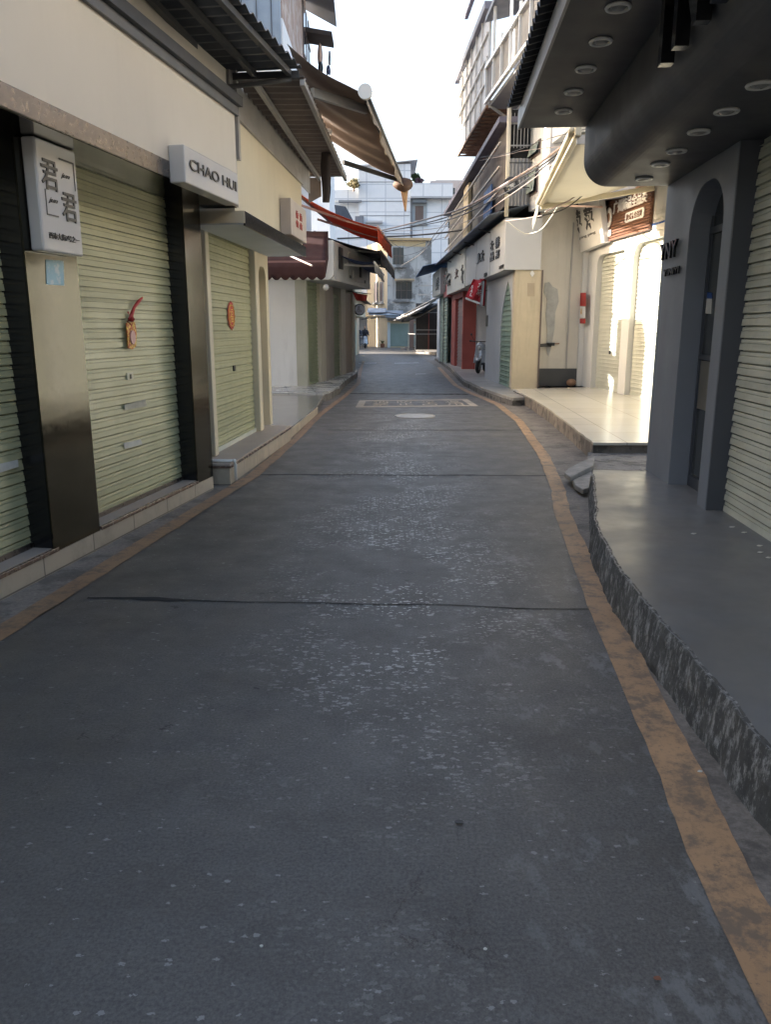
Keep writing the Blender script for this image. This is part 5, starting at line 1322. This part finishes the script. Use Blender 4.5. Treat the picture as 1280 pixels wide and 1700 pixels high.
# ================================================================== RIGHT: UPPER FLOORS
bF = T('upper_building', 'brown and grey metal clad upper floor above the white arch shop', 'building')
PU = Pl((2.56, 33), (2.72, 18.6))
zt_u = Zp(838, 205, 18.6)[2]
def corr_wall(P, s0, s1, z0, z1, n, waves, m, amp=.02):
    return corr(P.p(s0, z0, n), P.p(s1, z0, n), P.p(s0, z1, n), P.p(s1, z1, n), waves, amp, .01, 4)
bF.add('wall_sheet', corr_wall(PU, PU.at(797, 300)[0], PU.L, 4.25, zt_u, 0, 26, M_corr), M_corr)
sM = PU.at(797, 300)[0]
bF.add('wall_sheet', corr_wall(PU, 0, sM, 4.25, zt_u - .05, -.02, 30, mat('tan_wall_sheet', (.18, .16, .13), .55, var=.2, streak=.5)), MATS['tan_wall_sheet'])
bF.add('body', MB().pbox(PU, 0, PU.L - .1, 4.25, zt_u - .1, -4, -.1), M_dark)
bF.add('roof_edge', MB().pbox(PU, -.1, PU.L + .1, zt_u, zt_u + .12, -4, .25), mat('purple_grey_edge', (.13, .12, .16), .6))
bF.add('post', MB().pbox(PU, PU.at(776, 340)[0], PU.at(784, 340)[0], 4.25, zt_u - .05, .03, .12), mat('ochre_post', (.5, .4, .24), .6))
for k in range(4):
    zc = 4.55 + .5 * k
    bF.add('rail', MB().bar(PU.p(.1, zc, .18), PU.p(PU.L - .1, zc, .18), .04, .04), mat('pale_rail', (.42, .36, .3), .5))
bF.add('blue_sheet', MB().pbox(PU, PU.at(803, 380, .12)[0], PU.at(815, 380, .12)[0], 4.3, 4.95, .1, .14), mat('faded_blue_sheet', (.05, .11, .27), .6, var=.4, scale=5))
# end face towards the camera
bF.add('end_sheet', corr((2.72, 18.55, 4.2), (3.2, 18.55, 4.2), (2.72, 18.55, Zp(850, 263, 18.55)[2]), (3.2, 18.55, Zp(850, 263, 18.55)[2]), 6, .015, .01, 4), M_corrg)
bF.add('grille_back', MB().box(2.72, 3.2, 18.7, 18.75, 5.3, zt_u + .3), M_dark)
mb = MB()
for k in range(7): x = 2.74 + .075 * k; mb.bar((x, 18.55, 5.4), (x, 18.55, zt_u + .2), .014, .014)
for z_ in (5.45, 5.9, 6.4): mb.bar((2.72, 18.54, z_), (3.2, 18.54, z_), .025, .025)
bF.add('grille', mb, M_alu)
for z_ in (4.55, 5.05): bF.add('cage_bar', MB().bar((2.7, 18.3, z_), (3.2, 18.3, z_), .02, .02), M_iron)
settle()
one('utility_pole', 'slim pale pole at the corner of the metal clad upper floor', 'pole', MB().tube([(2.67, 18.32, 3.95), (2.66, 18.32, zt_u + .25)], .045, 10), mat('pale_pole', (.55, .5, .4), .5), smooth=True)
fan = T('extractor_fan', 'round black extractor fan below the barred opening', 'fan')
c = Zp(849, 308, 18.0); fan.add('housing', MB().ring(c, (0, 1, 0), .14, .04, 24, 8), M_iron, smooth=True)
fan.add('hub', MB().disc(c + Vector((0, .05, 0)), (0, -1, 0), .045, .1), M_alu)
for k in range(5):
    a = k * 2 * math.pi / 5; d = Vector((math.cos(a), 0, math.sin(a))); e = Vector((-math.sin(a), 0, math.cos(a)))
    fan.add('blade', MB().prism([c + d * .04, c + d * .12 - e * .03, c + d * .12 + e * .03], (0, .02, 0)), M_lock)
# white wall with tilted windows, blue-grey wall
bG = T('upper_building', 'white upper wall with two narrow windows behind the cables', 'building')
PV = Pl((3.22, 18.7), (3.35, 17.2))
bG.add('wall', MB().pbox(PV, 0, PV.L, 4.1, 9.2, -.5, 0), M_white)
PV2 = Pl((3.355, 17.19), (5.6, 15.6))
bG.add('grey_wall', MB().pbox(PV2, 0.01, PV2.L, 4.1, 9.2, -.5, 0), mural_mat('blue_grey_stain', (.3, .32, .37), (.2, .25, .36)))
bG.add('panel_seam', MB().pbox(PV2, 1.5, 1.53, 4.2, 9.2, .001, .015), M_alu)
for (p0, p1) in (((884, 262), (898, 234)), ((880, 324), (894, 276))):
    a = PV.at(*p0); b = PV.at(*p1); s0, s1 = sorted((a[0], b[0])); z0, z1 = sorted((a[1], b[1]))
    f = bG.add('window', MB().pbox(PV, s0 - .04, s1 + .04, z0 - .04, z1 + .04, .001, .03), M_frame); bG.add('pane', MB().pbox(PV, s0, s1, z0, z1, .031, .036), M_glass, f)
    bG.add('sash', MB().prism([PV.p(s0, z1, .04), PV.p(s1, z1, .04), PV.p(s1, z0, .10), PV.p(s0, z0, .10)], PV.n * .02), mat('sash_glass', (.28, .33, .3), .25), f)
settle()
# balcony building
bH = T('upper_building', 'tall pale building with white screened balcony and brown lattice underside', 'building')
ZH = Zp(809, 173, 20.5)[2]; 
XH0 = Zp(809, 173, 20.5)[0]
pA = Zp(761, 255, 26.0)
PH = Pl((pA[0], 26.0), (XH0, 20.5))
zfar = pA[2]
ZT = Zp(809, 14, 20.5)[2]
bH.add('screen', MB().pbox(PH, 0, PH.L, ZH, ZT, -.06, 0), M_net)
for k in range(1, 4): bH.add('screen_bar', MB().bar(PH.p(0, ZH + (ZT - ZH) * k / 4, .03), PH.p(PH.L, ZH + (ZT - ZH) * k / 4, .03), .05, .05), mat('screen_bar_white', (.66, .62, .56), .5))
for k in range(1, 6): bH.add('screen_bar', MB().bar(PH.p(PH.L * k / 6, ZH, .03), PH.p(PH.L * k / 6, ZT, .03), .04, .04), mat('screen_bar_white', (.66, .62, .56), .5))
bH.add('gutter', MB().pbox(PH, -.3, PH.L, ZT, ZT + .16, -.1, .12), mat('gutter_grey', (.2, .19, .22), .5))
bH.add('roof_edge', MB().pbox(PH, 1.2, PH.L + 3, ZT + 1.25, ZT + 1.33, -.05, .05), mat('purple_grey_edge', (.13, .12, .16), .6))
# lattice under the screen
mb = MB(); n0, n1 = -.9, 0.0
for k in range(0, 15):
    s_ = PH.L * k / 14; mb.bar(PH.p(s_, ZH - .05, n0), PH.p(s_, ZH - .05, n1), .04, .04)
    if k < 14:
        s2_ = PH.L * (k + 1) / 14; mb.bar(PH.p(s_, ZH - .05, n0), PH.p(s2_, ZH - .05, n1), .03, .03); mb.bar(PH.p(s_, ZH - .05, n1), PH.p(s2_, ZH - .05, n0), .03, .03)
mb.bar(PH.p(0, ZH - .05, n0), PH.p(PH.L, ZH - .05, n0), .06, .06); mb.bar(PH.p(0, ZH - .05, n1), PH.p(PH.L, ZH - .05, n1), .06, .06)
bH.add('lattice', mb, M_rust)
bH.add('floor_slab', MB().pbox(PH, 0, PH.L - .1, ZH, ZH + .12, -2.5, -.08), mat('warm_slab', (.5, .4, .3), .7))
bH.add('wall', MB().pbox(PH, 0, PH.L + 6, zt_u + .2, ZT, -5, -1.6), M_white)
bH.add('end_roof', MB().prism([PH.p(PH.L, ZT - .3, .1), PH.p(PH.L, ZT + .1, -1.6), PH.p(PH.L + 2.2, ZT + .1, -1.6), PH.p(PH.L + 2.2, ZT - .3, .1)], (0, 0, .1)), mat('grey_eave_sheet', (.16, .17, .2), .5))
# railing balcony nearer the camera
PB = Pl((XH0, 20.4), Zp(905, 40, 15.4)[:2])
zb0 = ZH; zr = Zp(809, 113, 20.4)[2]
bH.add('railing_sheet', corr(PB.p(0, ZH, .0), PB.p(PB.L, ZH, .0), PB.p(0, zr, 0), PB.p(PB.L, zr, 0), 40, .02, .01, 4), M_corrg)
mb = MB()
for z_ in (ZH, zr): mb.bar(PB.p(0, z_, .06), PB.p(PB.L, z_, .06), .07, .07)
bH.add('handrail', mb, M_whitep)
for k in range(7): bH.add('post', MB().bar(PB.p(PB.L * k / 6, ZH, .05), PB.p(PB.L * k / 6, zr + (1.0 if k % 2 else .2), .05), .06, .06), M_whitep)
bH.add('balcony_floor', MB().pbox(PB, 0, PB.L, ZH - .12, ZH - .04, -1.8, -.02), mat('balcony_floor_grey', (.25, .25, .26), .6))
bH.add('balcony_wall', MB().pbox(PB, PB.at(852, 150, -.7)[0], PB.L + 2, 5.2, ZT + 1, -3, -.7), M_white)
bH.add('dark_opening', MB().pbox(PB, .2, 1.15, ZH, ZT - .5, -2.2, -1.9), M_glass)
bH.add('strut', MB().bar(PB.p(.2, ZH - .1, 0), PB.p(.5, ZH - 1.2, -1.6), .06, .06), M_alu)
settle()

# ================================================================== CABLES
def cable(label, pts, r, m, group='cables strung across the street', sag=0.0):
    P3 = [Zp(a, b, y) for a, b, y in pts]; out = []
    n = len(P3)
    for i in range(n - 1):
        p0 = P3[max(i - 1, 0)]; p1 = P3[i]; p2 = P3[i + 1]; p3 = P3[min(i + 2, n - 1)]
        for k in range(6):
            t_ = k / 6; out.append(.5 * ((2 * p1) + (p2 - p0) * t_ + (2 * p0 - 5 * p1 + 4 * p2 - p3) * t_ ** 2 + (3 * p1 - p0 - 3 * p2 + p3) * t_ ** 3))
    out.append(P3[-1])
    return one('cable', label, 'cable', MB().tube(out, r, 6), m, group, smooth=True)
B = [(960, 222, 13.0), (900, 268, 14.5), (838, 306, 17.5), (770, 345, 21), (700, 366, 25), (640, 381, 29), (618, 384, 31)]
def sh_(pts, dx, dy): return [(a + dx, b + dy * (1 + .3 * math.sin(i * 2.1)), y) for i, (a, b, y) in enumerate(pts)]
cable('thick pale conduit sweeping across the street above the other cables', B, .022, M_cablew)
cable('thick black cable hugging the underside of the pale conduit', sh_(B, 0, 5), .016, M_cable)
cable('black cable sagging just below the conduit bundle', [(957, 232, 13), (900, 280, 14.5), (840, 320, 17.5), (765, 358, 21), (712, 372, 25), (640, 384, 29)], .013, M_cable)
cable('brownish cable drooping lowest under the conduit bundle', [(950, 245, 13), (895, 290, 14.5), (838, 330, 17.5), (780, 366, 21), (700, 382, 25), (625, 383, 30)], .009, M_cablew)
cable('dark cable bundle crossing level from the blue roof to the left awnings', [(800, 376, 27), (760, 383, 27.5), (720, 388, 28), (680, 391, 29), (640, 393, 30), (560, 396, 31)], .03, M_cable)
cable('long thin wire rising from the metal clad corner past the canopy', [(990, 210, 12), (905, 232, 15), (838, 256, 18), (783, 262, 24), (775, 263, 26)], .006, M_cable)
cable('pale thin wire below the long dark one', [(960, 240, 14), (872, 250, 17), (838, 258, 18), (775, 271, 26)], .006, M_cablew)
cable('white looped wire hanging off the white fascia corner', [(842, 366, 18.2), (858, 380, 18.1), (875, 388, 18), (897, 382, 17.5), (912, 365, 17), (925, 345, 16.5)], .012, mat('white_wire', (.65, .62, .52), .5))
cable('thin wire running down diagonally before the white tower', [(745, 362, 50), (720, 392, 50), (700, 420, 50), (665, 442, 52)], .02, M_cable)
cable('second thin diagonal wire before the white tower', [(744, 372, 52), (715, 404, 52), (690, 420, 52), (650, 428, 52)], .014, M_cable)
cable('slack wire between the white tower and the weathered building', [(650, 402, 40), (670, 412, 42), (700, 404, 44), (745, 392, 46)], .012, M_cable)
cable('black wire loop crossing the weathered building front', [(612, 521, 62), (642, 519, 62), (668, 522, 62), (700, 521, 62)], .04, M_cable)
cable('wire hanging over the sheet awnings at the street end', [(600, 530, 60), (640, 527, 60), (672, 533, 58), (700, 524, 55)], .03, M_cable)
cable('pale wire from the blue roof corner to the cream awning', [(838, 367, 18), (870, 363, 17), (900, 358, 16)], .01, M_cablew)
cable('brown cable trailing from the cream awning to the brown sign', [(905, 352, 15), (925, 342, 15), (950, 330, 14.9), (985, 300, 14.8)], .016, M_cablew)
cable('dark cable under the brown one by the white sign', [(900, 358, 15.2), (930, 350, 15.2), (955, 335, 15), (1000, 296, 14.8)], .012, M_cable)

# ================================================================== SALE BANNER
sb = T('sale_banner', 'crumpled red SALE banner with white characters hanging below the white fascia', 'banner')
YB = 21.5
def fnb(u, v):
    a, b, c_, d = Zp(786, 463, YB), Zp(806, 466, YB), Zp(797, 503, YB), Zp(773, 494, YB)
    q = a.lerp(b, u).lerp(d.lerp(c_, u), v); q.y += .10 * math.sin(u * 7 + v * 2); return q
sb.add('cloth', MB().grid(fnb, 18, 8, (0, .012, 0)), mat('crimson_cloth', (.45, .02, .03), .65), smooth=True)
def fnb2(u, v):
    a, b, c_, d = Zp(797, 462, YB + .3), Zp(808, 464, YB + .3), Zp(805, 508, YB + .3), Zp(792, 506, YB + .3)
    q = a.lerp(b, u).lerp(d.lerp(c_, u), v); q.y += .08 * math.sin(u * 9); return q
sb.add('fold', MB().grid(fnb2, 10, 8, (0, .012, 0)), MATS['crimson_cloth'], smooth=True)
def fnb3(u, v):
    a, b, c_, d = Zp(801, 466, YB - .1), Zp(804.5, 467, YB - .1), Zp(801, 510, YB - .1), Zp(796.5, 509, YB - .1)
    q = a.lerp(b, u).lerp(d.lerp(c_, u), v); q.y += .03 * math.sin(u * 5); return q
sb.add('backing', MB().grid(fnb3, 6, 8, (0, .012, 0)), M_tarp, smooth=True)
class BP:
    def p(s, a, z_, n=0.0): return Vector(fnb(a, 1 - z_)) + Vector((0, -.012 - n, 0))
bp_ = BP()
for txt_, a, z_, h_, w_ in (('大', .50, .62, .3, .36), ('减', .58, .28, .3, .36), ('S', .1, .52, .17, .14), ('A', .14, .33, .17, .16), ('L', .2, .14, .17, .14)):
    sb.add('lettering', text(bp_, txt_, a, z_, h_, .002, M_ws, .004, width=w_, rot=0, bold=.04), M_ws)
sb.add('white_edge', MB().bar(Zp(773, 495, YB - .05), Zp(797, 504, YB - .05), .02, .05), M_ws)

# ================================================================== SCOOTERS AND RIDERS
def scooter(label, base, heading, mbody, mfront, group=None, under=None):
    t_ = T('motor_scooter', label, 'scooter', group)
    f = Vector((math.cos(heading), math.sin(heading), 0)); r_ = Vector((f.y, -f.x, 0)); up = Vector((0, 0, 1)); o = Vector(base)
    q = lambda a, b, c_: o + f * a + r_ * b + up * c_
    for a in (.62, -.55):
        wh = t_.add('wheel', MB().ring(q(a, 0, .22), r_, .165, .055, 24, 10), M_tyre, smooth=True)
        t_.add('rim', MB().disc(q(a, -.03, .22), r_, .12, .06), M_alu, wh)
    def loft(secs, m, name, parent=None):          # secs: (along, height centre, half width, half height)
        def fn(u, v):
            k = v * (len(secs) - 1); i = min(int(k), len(secs) - 2); w2 = k - i
            s_ = [secs[i][j] * (1 - w2) + secs[i + 1][j] * w2 for j in range(4)]
            a = u * 2 * math.pi
            return q(s_[0], s_[2] * math.copysign(abs(math.cos(a)) ** .7, math.cos(a)), s_[1] + s_[3] * math.copysign(abs(math.sin(a)) ** .7, math.sin(a)))
        return t_.add(name, MB().grid(fn, 16, (len(secs) - 1) * 3), m, parent, smooth=True)
    loft([(-.80, .62, .02, .02), (-.72, .60, .11, .10), (-.45, .56, .15, .16), (-.15, .52, .14, .15), (-.05, .42, .12, .10), (-.02, .36, .02, .02)], mbody, 'body')
    loft([(-.02, .29, .02, .02), (0, .29, .14, .035), (.38, .29, .14, .035), (.42, .31, .02, .02)], M_lock, 'footboard')
    def fs_(u, v):                                  # front leg shield
        a = (u - .5) * 2; return q(.42 + .16 * v * -1 + .05 * (1 - a * a), a * (.2 - .06 * v), .32 + .58 * v)
    t_.add('leg_shield', MB().grid(fs_, 10, 8, f * .04), mfront, smooth=True)
    loft([(.40, .80, .02, .02), (.40, .82, .11, .08), (.30, .90, .10, .06), (.24, .92, .02, .02)], mfront, 'front_cowl')
    loft([(.80, .40, .02, .01), (.76, .42, .06, .03), (.62, .46, .07, .03), (.48, .44, .05, .03), (.44, .42, .02, .01)], mfront, 'mudguard')
    t_.add('headlight', MB().ball(q(.46, 0, .80), .05, .07, .05), M_lamp, smooth=True)
    t_.add('fork', MB().tube([q(.62, .07, .22), q(.50, .06, .55)], .02).tube([q(.62, -.07, .22), q(.50, -.06, .55)], .02), M_alu, smooth=True)
    t_.add('handlebar', MB().tube([q(.22, -.34, 1.0), q(.32, -.18, .98), q(.33, .18, .98), q(.22, .34, 1.0)], .015), M_iron, smooth=True)
    for s_ in (-1, 1):
        t_.add('grip', MB().tube([q(.24, s_ * .28, .995), q(.20, s_ * .38, 1.0)], .022), M_tyre, smooth=True)
        mr = t_.add('mirror', MB().ball(q(.34, s_ * .3, 1.2), .03, .055, .04), M_iron, smooth=True); t_.add('mirror_stalk', MB().tube([q(.30, s_ * .2, 1.0), q(.34, s_ * .3, 1.18)], .007), M_iron, mr)
    loft([(-.70, .73, .02, .01), (-.62, .73, .12, .05), (-.3, .71, .13, .05), (-.02, .68, .10, .04), (0, .68, .02, .01)], M_black, 'seat')
    t_.add('rear_rack', MB().tube([q(-.6, .1, .76), q(-.85, .1, .78), q(-.85, -.1, .78), q(-.6, -.1, .76)], .012), M_alu, smooth=True)
    t_.add('plate', MB().prism([q(-.86, -.09, .42), q(-.86, .09, .42), q(-.84, .09, .56), q(-.84, -.09, .56)], f * -.01), M_whitep)
    t_.add('stand', MB().tube([q(-.2, .12, .3), q(-.28, .2, .02)], .012).tube([q(-.2, -.12, .3), q(-.28, -.2, .02)], .012), M_iron)
    return t_
def skin_body(name, verts, edges, radii, m):
    me = bpy.data.meshes.new(name); me.from_pydata([tuple(v) for v in verts], edges, []); o = bpy.data.objects.new(name, me); col.objects.link(o)
    sk = o.modifiers.new('skin', 'SKIN'); o.modifiers.new('sub', 'SUBSURF').levels = 1
    for i, r_ in enumerate(radii): me.skin_vertices[0].data[i].radius = (r_, r_)
    me.skin_vertices[0].data[0].use_root = True
    ev_ = o.evaluated_get(bpy.context.evaluated_depsgraph_get()); m2 = bpy.data.meshes.new_from_object(ev_); bpy.data.objects.remove(o); bpy.data.meshes.remove(me)
    m2.materials.clear(); m2.materials.append(m); m2.polygons.foreach_set('use_smooth', [True] * len(m2.polygons))
    ob = bpy.data.objects.new(name, m2); col.objects.link(ob); return ob
def rider(label, base, heading, mtop):
    f = Vector((math.cos(heading), math.sin(heading), 0)); r_ = Vector((f.y, -f.x, 0)); o = Vector(base)
    q = lambda a, b, c_: o + f * a + r_ * b + Vector((0, 0, c_))
    t_ = T('person', label, 'person', 'riders on scooters')
    V = [q(-.22, 0, .84), q(-.20, 0, 1.02), q(-.14, 0, 1.22), q(-.10, 0, 1.36), q(-.07, 0, 1.45), q(-.05, 0, 1.52)]; E = [(0, 1), (1, 2), (2, 3), (3, 4), (4, 5)]; Rd = [.18, .18, .20, .14, .07, .07]
    for s_ in (-1, 1):
        b = len(V); V += [q(-.10, s_ * .18, 1.35), q(.0, s_ * .25, 1.12), q(.19, s_ * .28, 1.01), q(.235, s_ * .30, 1.0)]; E += [(3, b), (b, b + 1), (b + 1, b + 2), (b + 2, b + 3)]; Rd += [.095, .075, .055, .045]
        b = len(V); V += [q(-.18, s_ * .10, .82), q(.18, s_ * .18, .80), q(.16, s_ * .17, .42), q(.24, s_ * .17, .36)]; E += [(0, b), (b, b + 1), (b + 1, b + 2), (b + 2, b + 3)]; Rd += [.10, .075, .05, .045]
    t_.add('body', skin_body('body', V, E, Rd, mtop), None)
    t_.add('head', MB().ball(q(-.02, 0, 1.62), .085, .08, .115, 14, 10), M_skin, smooth=True)
    t_.add('hair', MB().ball(q(-.045, 0, 1.66), .09, .09, .10, 14, 10), M_hair, smooth=True)
    for s_ in (-1, 1):
        t_.add('trouser_leg', MB().tube([q(-.16, s_ * .10, .81), q(.18, s_ * .18, .80), q(.165, s_ * .17, .42)], [.11, .085, .065], 10), M_trous, smooth=True)
        t_.add('shoe', MB().ball(q(.24, s_ * .17, .35), .12, .05, .045), M_iron, smooth=True)
Yr = 66.0
p1 = G(606, 578); hd = R(-86)
scooter('blue and silver scooter ridden away under the sunlit arches', (p1[0], p1[1], 0), hd, M_scoob, M_scoot, 'scooters in the street')
rider('rider in dark clothes on the scooter in the middle of the far bend', (p1[0], p1[1], 0), hd, M_cloth)
p2 = G(594.5, 579)
scooter('scooter at the far bend half hidden by the left shop row', (p2[0], p2[1], 0), hd, M_scoot, M_lock, 'scooters in the street')
rider('second rider in dark clothes half hidden by the left shop row', (p2[0], p2[1], 0), hd, M_trous)
p3 = G(800, 618, .16)
scooter('parked orange and silver scooter in the recess by the white pillar', (p3[0] - .02, p3[1] - .2, .16), R(-108), M_scooo, M_scoot, 'scooters in the street')
settle()
# small plant at the far bend
pt = T('potted_plant', 'spiky potted plant at the street end by the pale post', 'plant')
c = G(635, 577); c = Vector((c[0], c[1], 0)); mb = MB()
for k in range(26):
    a = k * 2.4; l_ = .3 + .25 * random.random(); d = Vector((math.cos(a), math.sin(a), 1.2)).normalized(); e = d.cross(Vector((0, 0, 1))).normalized() * .04
    b0 = c + Vector((0, 0, .3)); mb.face([b0 - e, b0 + e, b0 + d * l_])
pt.add('leaves', mb, M_leaf); pt.add('pot', MB().tube([c + Vector((0, 0, 0)), c + Vector((0, 0, .32))], [.14, .2], 14), M_terra)
settle()
